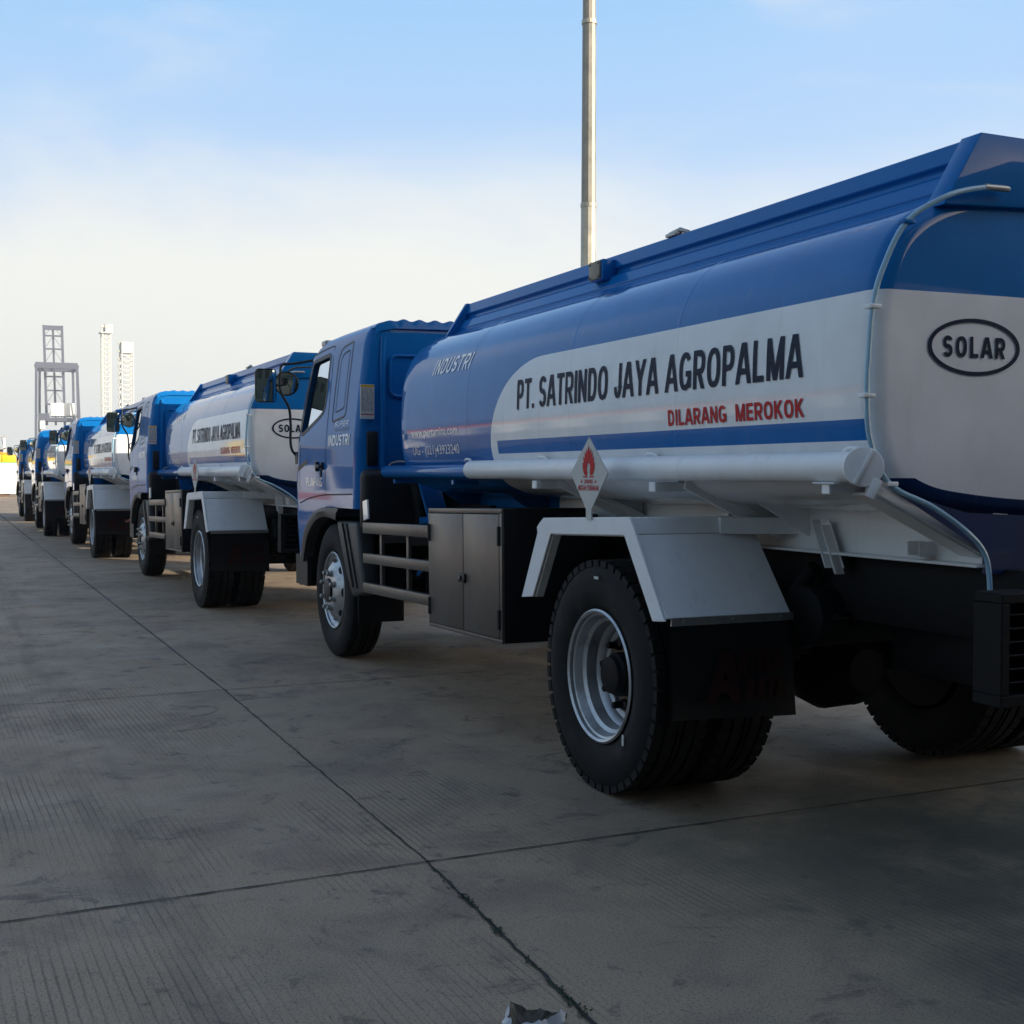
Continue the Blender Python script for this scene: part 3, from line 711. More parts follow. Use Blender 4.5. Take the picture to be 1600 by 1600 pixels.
def make_cab(root):
    cab = cab_hull(0, .72, 2.468).build('cab', 'blue', root)
    boolean(cab, cutter(cab_hull(.045, 1.16, 2.42)))
    boolean(cab, cutter(MB().bb(3.0, 4.40, -1.4, 1.4, .5, 1.135)))
    boolean(cab, cutter(MB().prism(ARCH + [(3.9, .5), (5.13, .5)], 'y', -1.4, 1.4)))
    w = rounded(WIN, .05)
    for y0, y1 in ((.85, 1.4), (-1.4, -.85)): boolean(cab, cutter(MB().prism(w, 'y', y0, y1)))
    ws = rounded([(-.97, 2.27), (.97, 2.27), (1.02, 1.66), (-1.02, 1.66)], .06)
    boolean(cab, cutter(MB().prism(ws, 'x', 4.9, 5.9)))
    rw = rounded([(-.80, 2.16), (.80, 2.16), (.80, 1.93), (-.80, 1.93)], .06)
    cab.data.polygons.foreach_set('use_smooth', [True] * len(cab.data.polygons)); cab.data.set_sharp_from_angle(angle=R(30))
    wn = cab.modifiers.new('weighted', 'WEIGHTED_NORMAL'); wn.keep_sharp = True; wn.weight = 90
    # corrugated roof skin, scalloped where it folds over the rear edge
    def roof(u, v):
        y = -1.04 + 2.08 * v; x = 3.585 + 1.0 * u; e = min(1, (1.04 - abs(y)) / .20)
        zt = 2.472 - .012 * (y / 1.04) ** 2 - .055 * (1 - math.sqrt(max(0, 1 - (1 - e) ** 2)))
        zt -= .03 * max(0, u - .55) ** 1.5
        return (x, y, zt + .0085 * math.cos(2 * math.pi * y / .118) * min(1, (1 - u) * 3) * max(0, min(1, e * 1.5 - .4)))
    rb = MB().grid(roof, 20, 180)
    def fold(u, v):
        p = roof(0, v); y = p[1]; e = min(1, (1.04 - abs(y)) / .14); k = .0085 * math.cos(2 * math.pi * y / .118) * max(0, min(1, e * 1.5 - .4)); return (p[0] - .010 * math.sin(u * 1.57), y, p[2] - k * u ** .6 - .06 * u)
    rb.grid(fold, 5, 180); rb.build('roof_skin', 'blue', cab, sharp=70)
    # side glass and windscreen
    for s in (1, -1):
        flat_shape(w, 'glass', 'side_window', cab, lambda a, b, s=s: (a, s * (cab_w(b) - .022), b), zcuts=(1.75, 2.0))
        sd = lambda a, b, s=s: (a, s * (cab_w(b) + .0025), b)
        ribbon(dense(w, .05, True), .030, sd, 'black', 'x', cab, True).build('window_seal', 'black', cab)
        # A-pillar cover in black, door shut lines, blind quarter panel
        pil = [(5.20, 1.70), (5.03, 2.285), (5.065, 2.285), (5.245, 1.70), (5.235, 1.63), (5.18, 1.66)]
        flat_shape(dense(pil, .06, True), 'black', 'pillar_cover', cab, lambda a, b, s=s: (a, s * (min(cab_w(b), cab_w(b) - max(0, a - (interp(CAB, b)[1] - RF)) ** 2 * 1.9) + .004), b), zcuts=(1.8, 1.9, 2.0, 2.1, 2.2))
        door = [(4.40, 1.22), (4.385, 1.6), (4.40, 2.0), (4.44, 2.33), (4.50, 2.355), (4.98, 2.325), (5.04, 2.25)]
        door = spline(door[:4], 10) + spline(door[3:], 12)[1:]
        ribbon(door, .009, lambda a, b, s=s: (a, s * (cab_w(b) + .0018), b), 'seam', 'x', cab).build('door_gap', 'seam', cab)
        low = spline([(5.14, 1.62), (5.16, 1.4), (5.15, 1.25)], 8)
        ribbon(low, .009, lambda a, b, s=s: (a, s * (cab_w(b) + .0018), b), 'seam', 'x', cab).build('door_gap', 'seam', cab)
        sill = spline([(5.15, 1.145), (4.85, 1.19), (4.42, 1.222), (3.95, 1.232), (3.70, 1.240)], 12)
        ribbon(sill, .010, lambda a, b, s=s: (a, s * (cab_w(b) + .0018), b), 'seam', 'x', cab).build('door_gap', 'seam', cab)
        # quarter panel: pressed recess drawn by its raised frame and a flat field set in it
        q = rounded([(4.27, 2.245), (4.20, 2.315), (3.93, 2.345), (3.93, 1.80), (4.27, 1.765)], .05)
        b = MB(); path = [Vector(p) for p in dense(q, .04, True)]
        for wd, m in ((.026, 'seam'),):
            part = path[int(len(path) * 0):]
            ribbon([p for p in path], .016, lambda a, c, s=s: (a, s * (cab_w(c) + .002), c), m, 'x', cab, True).build('quarter_seal', 'black', cab)
        q2 = rounded([(4.20, 2.225), (4.15, 2.265), (3.99, 2.285), (3.99, 1.86), (4.20, 1.835)], .03)
        ribbon(dense(q2, .04, True), .008, lambda a, c, s=s: (a, s * (cab_w(c) + .002), c), 'seam', 'x', cab, True).build('quarter_crease', 'seam', cab)
        # handle
        hb = MB().bb(4.455, 4.56, 1.168, 1.205, 1.425, 1.452).bb(4.58, 4.615, 1.168, 1.195, 1.40, 1.475).bb(4.44, 4.47, 1.168, 1.190, 1.41, 1.47)
        hb.bb(4.50, 4.53, 1.166, 1.180, 1.36, 1.41)
        (hb if s > 0 else hb.flip()).build('door_handle', 'black', cab, bevel=.006)
        # wheel arch flare, hugging the opening
        fl = MB(); n = len(ARCH)
        for o_, i_ in zip(ARCH, INNER):
            fl.v += [(o_[0], 1.13, o_[1]), (o_[0], 1.180, o_[1]), (o_[0] * .6 + i_[0] * .4, 1.190, o_[1] * .6 + i_[1] * .4), (i_[0], 1.178, i_[1]), (i_[0], .90, i_[1])]
        for i in range(n - 1):
            for k in range(4): fl.f.append((i * 5 + k, i * 5 + k + 1, i * 5 + k + 6, i * 5 + k + 5))
        (fl if s > 0 else fl.flip()).build('arch_flare', 'grey_plastic', cab)
        # black liner over the wheel
        ln = MB(); n = 20
        for k in range(n + 1):
            a = R(5 + 150 * k / n)
            for yo in (.45, 1.13): ln.v.append((4.36 + .60 * math.cos(a), yo, .47 + .575 * math.sin(a)))
        for i in range(n): ln.f.append((2 * i, 2 * i + 1, 2 * i + 3, 2 * i + 2))
        (ln if s > 0 else ln.flip()).build('wheel_liner', 'chassis', cab)
        # mudguard plate behind the wheel, with pressed grooves
        gp = MB().prism([(4.19, 1.04), (3.67, 1.04), (3.60, .80), (3.48, .55), (3.78, .50), (3.92, .64), (4.03, .79), (4.12, .93)], 'y', 1.02, 1.150)
        (gp if s > 0 else gp.flip()).build('front_mudguard', 'grey_plastic', cab, bevel=.03, seg=3)
        gr = MB()
        for d in (.10, .20): gr.bar((4.10 - d, 1.152, 1.02), (3.84 - d, 1.152, .58), .016, .02, up=(0, 1, 0))
        (gr if s > 0 else gr.flip()).build('mudguard_groove', 'black', cab)
        # bumper end and its silver corner
        # rear face: pressed posts
        MB().tube([(3.583, s * .985, 1.20), (3.577, s * .985, 1.6), (3.577, s * .985, 2.2), (3.583, s * .975, 2.34)], .020, 8).build('pressed_rib', 'blue', cab)
        MB().bb(3.575, 3.592, s * 1.10, s * 1.02, 1.44, 1.68).build('air_intake', 'black', cab, bevel=.005)
    flat_shape(ws, 'glass', 'windscreen', cab, lambda y, z: (cab_xf(z, y) - .015, y, z), zcuts=(1.75, 1.85, 2.0, 2.15))
    ribbon(dense(ws, .04, True), .05, lambda y, z: (cab_xf(z, y) + .003, y, z), 'black', 'x', cab, True).build('windscreen_seal', 'black', cab)
    # rear window: glazed panel in a raised frame
    rw = rounded([(-.93, 2.215), (.93, 2.215), (.93, 1.93), (-.93, 1.93)], .06)
    flat_shape(rw, 'blue', 'rear_panel', cab, lambda y, z: (3.584, y, z))
    fr = MB().tube([(3.580, y, z) for y, z in dense(rw, .05, True)] + [(3.580, *rw[0])], .013, 8); fr.build('rear_frame', 'blue', cab)
    # information sticker on the rear corner
    st = MB().bb(3.566, 3.5775, 1.050, 1.150, 1.765, 2.005).build('sticker', 'sticker', cab)
    sp = MB().bb(3.5650, 3.5658, 1.053, 1.147, 1.985, 2.002); sp.build('sticker_band', 'yellow', cab)
    MB().bb(3.5650, 3.5658, 1.053, 1.147, 1.793, 1.800).build('sticker_band', 'red', cab)
    ib = MB(); random.seed(3)
    for k in range(19):
        z = 1.972 - k * .0085; y = 1.143
        while y > 1.06:
            l = random.uniform(.008, .03); ib.bb(3.5650, 3.5658, y, max(1.056, y - l), z, z + .004); y -= l + random.uniform(.003, .012)
    ib.build('sticker_print', 'ink', cab)
    # lettering on the cab side
    def side(x0, z0): return lambda s, q: (x0 - s, cab_w(z0 + q) + .004, z0 + q)
    sign_text('SUPER', .38, .034, side(4.185, 1.730), 'letter', cab, t=.13, shear=.3)
    sign_text('RANGER', .38, .024, side(4.185, 1.692), 'ink', cab, t=.13, shear=.3)
    sign_text('INDUSTRI', .55, .080, side(4.315, 1.588), 'letter', cab, t=.20)
    sign_text('PLUMPANG', .46, .068, side(4.93, 1.285), 'letter', cab, t=.13)
    # black flash by the front corner
    flat_shape([(5.22, 1.395), (4.90, 1.475), (4.93, 1.495), (5.22, 1.44)], 'black', 'side_flash', cab, lambda a, b: (a, min(cab_w(b), cab_w(b) - max(0, a - 5.18) ** 2 * 1.9) + .003, b))
    # marker on the front roof edge
    MB().bb(4.93, 5.05, .93, 1.02, 2.40, 2.45).flip().flip().build('roof_marker', 'steel', cab, bevel=.015)
    MB().bb(3.47, 3.578, -1.08, 1.165, .98, 1.415).build('air_duct', 'black', cab, bevel=.07, seg=4)
    MB().tube(spline([(3.50, .80, 1.40), (3.40, .78, 1.30), (3.36, .76, 1.1), (3.36, .76, .9)], 14), .07, 12).build('air_hose', 'chassis', cab)
    # front end: grille, headlamps, bumper
    MB().bb(5.445, 5.50, -.62, .62, 1.02, 1.24).build('grille', 'black', cab, bevel=.01)
    for s in (1, -1):
        MB().bb(5.40, 5.492, s * .66, s * 1.0, .86, 1.02).build('headlamp', 'steel', cab, bevel=.02)
    bp = MB()
    for z in (.46, .50, .71, .74):
        wv = 1.15 if z in (.50, .71) else 1.12
        for k in range(17):
            y = -wv + 2 * wv * k / 16; bp.v.append((5.56 - .22 * max(0, (abs(y) - .85) / .3) ** 2 - (0 if z in (.50, .71) else .03), y, z))
    for i in range(3):
        for k in range(16): bp.f.append((i * 17 + k, i * 17 + k + 1, (i + 1) * 17 + k + 1, (i + 1) * 17 + k))
    k0 = len(bp.v)
    bp.bb(5.0, 5.36, 1.04, 1.152, .48, .72).bb(5.0, 5.36, -1.152, -1.04, .48, .72)
    bp.build('bumper', 'black', cab)
    bs = MB().bb(5.06, 5.14, 1.08, 1.176, .70, .755).build('bumper_corner', 'steel', cab, bevel=.01)
    # inside: seats and dashboard
    for y in (.62, -.55):
        MB().bb(3.95, 4.45, y - .25, y + .25, 1.17, 1.42).bb(3.80, 3.95, y - .24, y + .24, 1.30, 1.85).build('cab_seat', 'seat', cab, bevel=.04)
    MB().bb(5.0, 5.33, -1.0, 1.0, 1.17, 1.55).build('dashboard', 'seat', cab, bevel=.03)
    MB().tube([(4.78 + .18 * .45 * math.cos(a), -.55 + .21 * math.sin(a), 1.66 + .18 * math.cos(a)) for a in [2 * math.pi * k / 24 for k in range(25)]], .014, 8).build('steering_wheel', 'black', cab)
    return cab
def mirrors(root):
    for s in (1, -1):
        ar = MB()
        ar.tube(spline([(5.10, s * 1.07, 2.30), (5.16, s * 1.20, 2.275), (5.20, s * 1.30, 2.262), (5.20, s * 1.318, 2.20), (5.20, s * 1.318, 2.055), (5.20, s * 1.25, 1.92), (5.20, s * 1.236, 1.80), (5.20, s * 1.232, 1.60), (5.18, s * 1.185, 1.52)], 50), .0105, 8)
        ar.tube([(5.20, s * 1.30, 2.10), (5.20, s * 1.375, 2.098)], .012, 8)
        ar.tube(spline([(5.14, s * 1.08, 2.245), (5.35, s * 1.16, 2.255), (5.54, s * 1.19, 2.22)], 14), .008, 8)
        ar.bb(5.12, 5.20, s * 1.15, s * 1.20, 1.46, 1.56)
        pr = rounded([(s * 1.525 if s > 0 else -1.355, 2.225), (s * 1.355 if s > 0 else -1.525, 2.225), (s * 1.355 if s > 0 else -1.525, 1.955), (s * 1.525 if s > 0 else -1.355, 1.955)], .035)
        hb = MB(); n = len(pr); c = (s * 1.44, 2.09)
        for x, k in ((5.185, .97), (5.182, 1.0), (5.205, 1.0), (5.235, .9), (5.25, .6)):
            hb.v += [(x, c[0] + (p[0] - c[0]) * k, c[1] + (p[1] - c[1]) * k) for p in pr]
        for i in range(4):
            for k in range(n): hb.f.append((i * n + k, i * n + (k + 1) % n, (i + 1) * n + (k + 1) % n, (i + 1) * n + k))
        hb.f.append(tuple(range(4 * n, 5 * n)))
        k = len(ar.v); ar.v += hb.v; ar.f += [tuple(i + k for i in q) for q in hb.f]
        rm = MB().lathe([(0, .098), (.006, .104), (.03, .10), (.07, .06), (.08, 0)], (0, 0, 0), 28, 'x')
        rot = Matrix.Rotation(R(-22 * s), 3, 'Z') @ Matrix.Rotation(R(-10), 3, 'Y')
        rm.v = [tuple(rot @ Vector(p) + Vector((5.52, s * 1.19, 2.135))) for p in rm.v]
        k = len(ar.v); ar.v += rm.v; ar.f += [tuple(i + k for i in q) for q in rm.f]
        w = ar.build('wing_mirror', 'black', root)
        gl = MB()
        def convex(u, v, s=s):
            y = (u - .5) * .154; z = (v - .5) * .252
            return (5.1835 - .02 * (1 - (2 * u - 1) ** 2 * .5 - (2 * v - 1) ** 2 * .5) * .55 + s * y * .06, s * 1.44 + y, 2.09 + z)
        gl.grid(convex, 12, 12).build('mirror_glass', 'mirror', w)
        rg = MB().lathe([(-.014, 0), (-.012, .04), (-.006, .075), (.002, .096)], (0, 0, 0), 28, 'x')
        rg.v = [tuple(rot @ Vector(p) + Vector((5.52, s * 1.19, 2.135))) for p in rg.v]
        rg.build('mirror_glass', 'mirror', w)

# ---- body equipment
def make_body(root):
    # chassis
    ch = MB()
    for s in (1, -1):
        ch.bb(-1.82, 5.2, s * .36, s * .44, .80, 1.055)
    for x in (-1.78, -.9, .8, 2.2, 3.4, 5.0): ch.bb(x - .04, x + .04, -.36, .36, .84, 1.0)
    cz = ch.build('chassis', 'chassis', root, bevel=.006)
    ax = MB().tube([(0, -.95, .503), (0, .95, .503)], .075, 14).lathe([(-.20, .05), (-.16, .15), (-.08, .205), (.06, .21), (.16, .16), (.22, .06)], (-.02, -.05, .49), 28)
    ax.lathe([(-.30, 0), (-.29, .10), (-.20, .17), (0, .20), (.18, .12), (.42, .07), (.45, 0)], (0, -.05, .49), 24, 'x')
    ax.build('rear_axle', 'chassis', cz)
    MB().tube([(4.36, -.95, .49), (4.36, .95, .49)], .06, 12).build('front_axle', 'chassis', cz)
    MB().tube([(.35, -.05, .55), (2.0, -.03, .68), (3.3, 0, .72)], .06, 12).build('drive_shaft', 'chassis', cz)
    for s in (1, -1):
        sp = MB()
        for k in range(7):
            n = 14; L = .78 - k * .07
            for i in range(n):
                x0 = -L + 2 * L * i / n; x1 = -L + 2 * L * (i + 1) / n
                z = lambda x: .66 + .16 * (x / .78) ** 2 - k * .022
                sp.bar((x0, s * .47, z(x0)), (x1, s * .47, z(x1)), .08, .018)
        sp.tube([(-.62, s * .50, 1.0), (-.18, s * .56, .52)], .035, 10)
        sp.build('leaf_spring', 'chassis', cz)
        sf = MB()
        for k in range(5):
            n = 12; L = .7 - k * .07
            for i in range(n):
                x0 = -L + 2 * L * i / n; x1 = -L + 2 * L * (i + 1) / n
                z = lambda x: .60 + .14 * (x / .7) ** 2 - k * .022
                sf.bar((4.36 + x0, s * .42, z(x0)), (4.36 + x1, s * .42, z(x1)), .08, .018)
        sf.build('leaf_spring', 'chassis', cz)
    MB().bb(3.3, 5.0, -.34, .34, .55, 1.12).lathe([(3.0, .18), (3.35, .22)], (0, 0, .8), 20, 'x').build('engine', 'chassis', cz, bevel=.04)
    MB().lathe([(1.2, .20), (1.22, .235), (2.3, .235), (2.32, .20)], (0, -.80, .75), 28, 'x').build('fuel_cylinder', 'chassis', cz)
    MB().bb(1.08, 2.12, .60, 1.12, .56, 1.17).build('equipment_box', 'cabdark', cz, bevel=.01)
    MB().bb(2.95, 3.45, .44, .72, .50, .80).build('battery_box', 'chassis', cz, bevel=.015)
    # dark flap behind the front wheel
    for s in (1, -1): MB().bb(3.655, 3.67, s * .80, s * 1.14, .33, .80).build('front_flap', 'rubber', cz, bevel=.004)
    # bits behind the guard: blue braces, air tank, a light canister
    MB().bar((3.35, .75, 1.40), (3.05, .70, .86), .16, .02).bar((3.3, .80, 1.06), (2.2, .78, 1.14), .03, .045).bar((2.75, .86, .98), (2.35, .86, 1.06), .015, .03).bar((3.2, .86, .70), (2.95, .86, .80), .015, .03).bar((2.4, .9, .62), (2.15, .9, .67), .015, .03).build('blue_brace', 'blue', cz, bevel=.003)
    MB().bb(2.20, 2.36, .78, 1.0, .84, .98).bb(2.20, 2.36, .78, 1.0, .72, .80).build('canister', 'steel', cz, bevel=.01)
    sl = MB()
    for k in range(11): sl.bb(2.62 + k * .075, 2.66 + k * .075, .60, .66, .72, 1.16)
    sl.bb(2.55, 3.45, .56, .60, .70, 1.18).build('radiator_screen', 'chassis', cz)
    MB().bar((3.42, 1.16, 1.20), (3.40, 1.16, 1.07), .012, .10).build('reflector', 'letter', cz)
    # valve chest at the rear, plus a dark air tank added to deepen the shade
    MB().bb(-1.3, -.85, -.3, .3, .60, .80).tube([(-.62, -.35, .80), (-.62, .56, .80)], .125, 16).build('valve_chest', 'chassis', cz, bevel=.01)
    # cradle between tank and chassis: white behind, blue in front
    def piece(name, m, mb): mb.build(name, m, root, bevel=.003, seg=1)
    for s in (1, -1):
        piece('cradle_rail', 'white', MB().prism([(s * .40, 1.062), (s * .54, 1.062), (s * .54, 1.072), (s * .47, 1.072), (s * .47, 1.255), (s * .40, 1.255)], 'x', -1.545, 1.82))
        for x, wd in ((-1.700, .05), (-.62, .012), (.50, .012)):
            p = [(s * .47, 1.26), (s * 1.00, 1.318), (s * 1.125, 1.372), (s * 1.135, 1.325), (s * .70, 1.125), (s * .47, 1.080)]
            piece('saddle_plate', 'white', MB().prism(p, 'x', x - wd / 2, x + wd / 2))
        piece('saddle_flange', 'white', MB().bar((-1.66, s * 1.135, 1.322), (-1.66, s * .68, 1.116), .10, .010))     # the wide pale strip
        for x in (.54, -.545):
            piece('pipe_bracket', 'white', MB().bb(x - .025, x + .025, s * .97, s * 1.235, 1.312, 1.350))
            piece('support_arm', 'white', MB().bar((x - .06, s * 1.06, 1.335), (x - .06, s * .55, 1.115), .05, .028))
        piece('pipe_bracket', 'white', MB().bb(-1.625, -1.585, s * .95, s * 1.23, 1.318, 1.352).bb(-1.66, -1.55, s * 1.10, s * 1.24, 1.350, 1.356))
        piece('saddle_plate', 'white', MB().prism([(s * .47, 1.255), (s * .98, 1.31), (s * .66, 1.135), (s * .47, 1.135)], 'x', -.80, -.785))
        a, b = Vector((-.93, s * .70, 1.20)), Vector((-1.02, s * .70, 1.02))
        piece('channel_bracket', 'white', MB().bar(a, b, .008, .062, up=(1, 0, 0)).bar(a + Vector((.03, s * .022, .01)), b + Vector((.03, s * .022, .01)), .045, .006, up=(1, 0, 0)).bar(a + Vector((-.03, s * .022, -.01)), b + Vector((-.03, s * .022, -.01)), .045, .006, up=(1, 0, 0)))
        ce = MB()
        for q in ((-1.487, 1.128, .006, .05), (-1.433, 1.128, .006, .05), (-1.46, 1.104, .06, .006)): ce.box((q[0], s * .70, q[1]), (q[2], .09, q[3]))
        piece('channel_end', 'white', ce)
        piece('stay_plate', 'white', MB().bar((-.42, s * .76, 1.17), (-.62, s * .60, 1.205), .01, .03))
        piece('cradle_rail', 'blue', MB().bb(1.822, 3.05, s * .47, s * .40, 1.062, 1.255))
        for x in (1.55, 2.55): piece('saddle_plate', 'blue', MB().prism([(s * .47, 1.26), (s * 1.00, 1.318), (s * .70, 1.125), (s * .47, 1.080)], 'x', x - .006, x + .006))
        for x in (1.635, 2.635): piece('pipe_bracket', 'blue', MB().bb(x - .015, x + .015, s * 1.0, s * 1.22, 1.322, 1.350))
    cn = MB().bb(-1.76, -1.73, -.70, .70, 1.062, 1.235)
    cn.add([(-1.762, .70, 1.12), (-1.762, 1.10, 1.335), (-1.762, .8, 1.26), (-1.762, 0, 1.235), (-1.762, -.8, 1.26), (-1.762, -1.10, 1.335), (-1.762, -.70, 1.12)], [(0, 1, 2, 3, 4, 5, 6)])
    cn.build('rear_apron', 'shaded_blue', root)  # blue plate under the dish, shade put into its colour
    # hose tubes along both sides
    for s in (1, -1):
        pw = MB().lathe([(-1.735, .0), (-1.735, .0485), (1.405, .0485), (1.425, .040), (1.425, 0)], (0, s * 1.2, 1.404), 32, 'x').build('hose_tube', 'white', root, sharp=40)
        pb = MB().lathe([(1.425, .0), (1.425, .038), (2.845, .038), (2.86, .030), (2.86, 0)], (0, s * 1.2, 1.395), 28, 'x').build('hose_tube', 'blue', root, sharp=40)
        ec = MB().lathe([(-.012, 0), (-.012, .060), (.0, .062), (.003, .052), (.003, 0)], (0, 0, 0), 32, 'x')
        ec.box((-.017, 0, 0), (.008, .012, .118), Matrix.Rotation(R(28), 3, 'X')); ec.box((-.013, -.030, -.066), (.006, .028, .06), Matrix.Rotation(R(25), 3, 'X'))
        rot = Matrix.Rotation(R(-34), 3, 'Z'); ec.v = [tuple(rot @ Vector(p) + Vector((-1.752, 1.203, 1.404))) for p in ec.v]
        (ec if s > 0 else ec.flip()).build('end_cap', 'white', pw, bevel=.002)
        lg = MB()
        for x in (-1.68, -.45, .56, 1.5): lg.tube([(x - .05, s * 1.18, 1.452), (x - .02, s * 1.185, 1.462), (x + .02, s * 1.185, 1.462), (x + .05, s * 1.18, 1.452)], .007, 6)
        lg.build('tube_lug', 'white', pw)
        MB().tube(spline([(2.86, s * 1.18, 1.38), (2.90, s * 1.16, 1.44), (2.84, s * 1.12, 1.462), (2.70, s * 1.10, 1.455)], 16), .006, 6).build('stay_wire', 'steel', pb)
    # steel cabinet with double doors
    t0 = (1.59, .80); ang = R(-1.32)
    for s in (1,):
        cb = MB().bb(1.050, 2.128, .66, 1.160, .498, 1.192); cb.tilt(t0, ang); cab = cb.build('cabinet', 'cabdark', root, bevel=.006)
        fr = MB().bb(1.050, 2.128, 1.1602, 1.176, 1.166, 1.192).bb(1.050, 2.128, 1.1602, 1.176, .498, .518).bb(1.050, 1.080, 1.1602, 1.176, .518, 1.166).bb(2.105, 2.128, 1.1602, 1.176, .518, 1.166)
        fr.tilt(t0, ang).build('cabinet_frame', 'cabinet', cab, bevel=.002)
        for x0, x1 in ((1.084, 1.573), (1.581, 2.101)):
            MB().bb(x0, x1, 1.1605, 1.178, .522, 1.162).tilt(t0, ang).build('cabinet_door', 'cabinet', cab, bevel=.003)
        lt = MB().bb(1.535, 1.635, 1.1785, 1.190, .785, .835).lathe([(1.19, .014), (1.20, .012), (1.20, 0)], (1.585, 0, .810), 12); lt.tilt(t0, ang).build('latch', 'black', cab, bevel=.003)
        MB().lathe([(1.20, .008), (1.204, .006), (1.204, 0)], (1.585, 0, .810), 12).tilt(t0, ang).build('lock_pin', 'steel', cab)
        for x in (1.079, 2.106):
            for z in (.62, 1.05): MB().tube([(x, 1.180, z - .05), (x, 1.180, z + .05)], .011, 8).tilt(t0, ang).build('hinge', 'black', cab)
        g = MB()
        for z0, z1 in ((.975, 1.050), (.772, .838), (.570, .637)): g.bb(2.135, 3.455, 1.125, 1.17, z0 + .013, z1 + .013)
        for x in (2.66, 3.20): g.bb(x - .022, x + .022, 1.10, 1.124, .58, 1.06)
        g.bar((2.66, 1.11, .95), (2.66, .45, .95), .05, .05).bar((3.20, 1.11, .95), (3.20, .45, .95), .05, .05)
        g.tilt((2.80, .80), ang).build('side_guard', 'cabinet', root, bevel=.005)
    # plain guard on the far side
    g = MB()
    for z0 in (.98, .78, .58): g.bb(1.2, 3.455, -1.17, -1.125, z0, z0 + .07)
    for x in (1.5, 2.3, 3.20): g.bb(x - .022, x + .022, -1.124, -1.10, .58, 1.06)
    g.build('side_guard', 'cabinet', root, bevel=.005)
    # rear mudguards
    for s in (1, -1):
        mg = MB()
        out = [(.742, .781), (.562, 1.105), (.570, 1.130), (.545, 1.150), (.500, 1.176), (-.312, 1.206), (-.345, 1.17), (-.600, .806), (-.508, .797), (-.275, 1.128), (.420, 1.104), (.612, .795)]
        mg.prism(out, 'y', 1.195, 1.207)                           # face of the arch
        def plate(a, b, y0, y1, th):
            a, b = Vector((a[0], 0, a[1])), Vector((b[0], 0, b[1])); n = (b - a).normalized().cross(Vector((0, 1, 0))) * th
            mg.add([(a.x, y0, a.z), (b.x, y0, b.z), (b.x, y1, b.z), (a.x, y1, a.z), (a.x + n.x, y0, a.z + n.z), (b.x + n.x, y0, b.z + n.z), (b.x + n.x, y1, b.z + n.z), (a.x + n.x, y1, a.z + n.z)], [(0, 1, 2, 3), (7, 6, 5, 4), (0, 4, 5, 1), (1, 5, 6, 2), (2, 6, 7, 3), (3, 7, 4, 0)])
        plate((.50, 1.174), (-.312, 1.204), .60, 1.194, .008)       # top
        plate((-.315, 1.203), (-.345, 1.135), .60, 1.194, .008)     # rear lip
        plate((-.340, 1.128), (-.590, .812), .605, 1.194, -.008)    # rear face
        plate((.738, .785), (.555, 1.105), 1.12, 1.194, .006)       # narrow return on the front leg
        plate((.612, .795), (.42, 1.104), 1.15, 1.194, .005)
        plate((.42, 1.104), (-.275, 1.128), 1.15, 1.194, .005)
        mg.bar((-.10, .60, 1.19), (-.10, .44, 1.16), .06, .05).bar((-.33, .78, 1.165), (-.45, .45, 1.165), .05, .07)
        if s < 0: mg.flip()
        mo = mg.build('mudguard', 'white', root, bevel=.0025, seg=1)
        MB().bb(-.606, -.594, s * 1.176, s * .598, .786, .818).build('flap_strip', 'steel', mo)
        for y in (1.12, .89, .66): MB().lathe([(-.612, 0), (-.612, .007), (-.604, .009)], (0, s * y, .803), 8, 'x').build('flap_bolt', 'steel', mo)
        def flap(u, v, s=s):
            y = s * (1.176 - .578 * u); z = .79 - .375 * v - .015 * u * v
            return (-.598 + .012 * math.sin(u * 5) * v - .02 * v * v, y, z)
        fb = MB().grid(flap, 14, 8); fb.grid(lambda u, v: (flap(u, v)[0] + .010, flap(u, v)[1], flap(u, v)[2]), 14, 8); fb.build('mudflap', 'rubber', mo)
        def onflap(y0, z0, s=s):
            def fn(a, q):
                y, z = y0 - a, z0 + q; v = (.79 - z) / .375; return (-.604 - .02 * v * v - .014 * v, y, z)
            return fn
        yl = 1.02 if s > 0 else -.72
        sign_text('A', .17, .20, onflap(yl, .475), 'flapred', mo, t=.24, shear=.15)
        sign_text('NTIKA', .22, .085, onflap(yl - .150, .588), 'flapred', mo, t=.22, shear=.15)
        sign_text('RAYA', .20, .085, onflap(yl - .178, .478), 'flapred', mo, t=.22, shear=.15)
    # hazard diamond on the left mudguard
    ph = R(86); nx, ny = -math.cos(ph), math.sin(ph)                 # the way it faces
    ux, uy = ny * -1, nx                                              # reading direction (towards the rear)
    c0 = Vector((.022, 1.2135, 1.385)); U = Vector((-ny, nx, 0)); Nn = Vector((nx, ny, 0))
    def sg(a, b, off=0.): return tuple(c0 + U * a + Vector((0, 0, b)) + Nn * off)
    sb = MB(); H = .155
    outl = [(0, H), (H * .98, 0), (.022, -H), (.022, -H - .045), (-.022, -H - .045), (-.022, -H), (-H * .98, 0)]
    n = len(outl); sb.add([sg(a, b, .003) for a, b in outl] + [sg(a, b, -.003) for a, b in outl], [tuple(range(n)), tuple(range(2 * n - 1, n - 1, -1))] + [(i, (i + 1) % n, n + (i + 1) % n, n + i) for i in range(n)])
    sn = sb.build('hazard_sign', 'sticker', root)
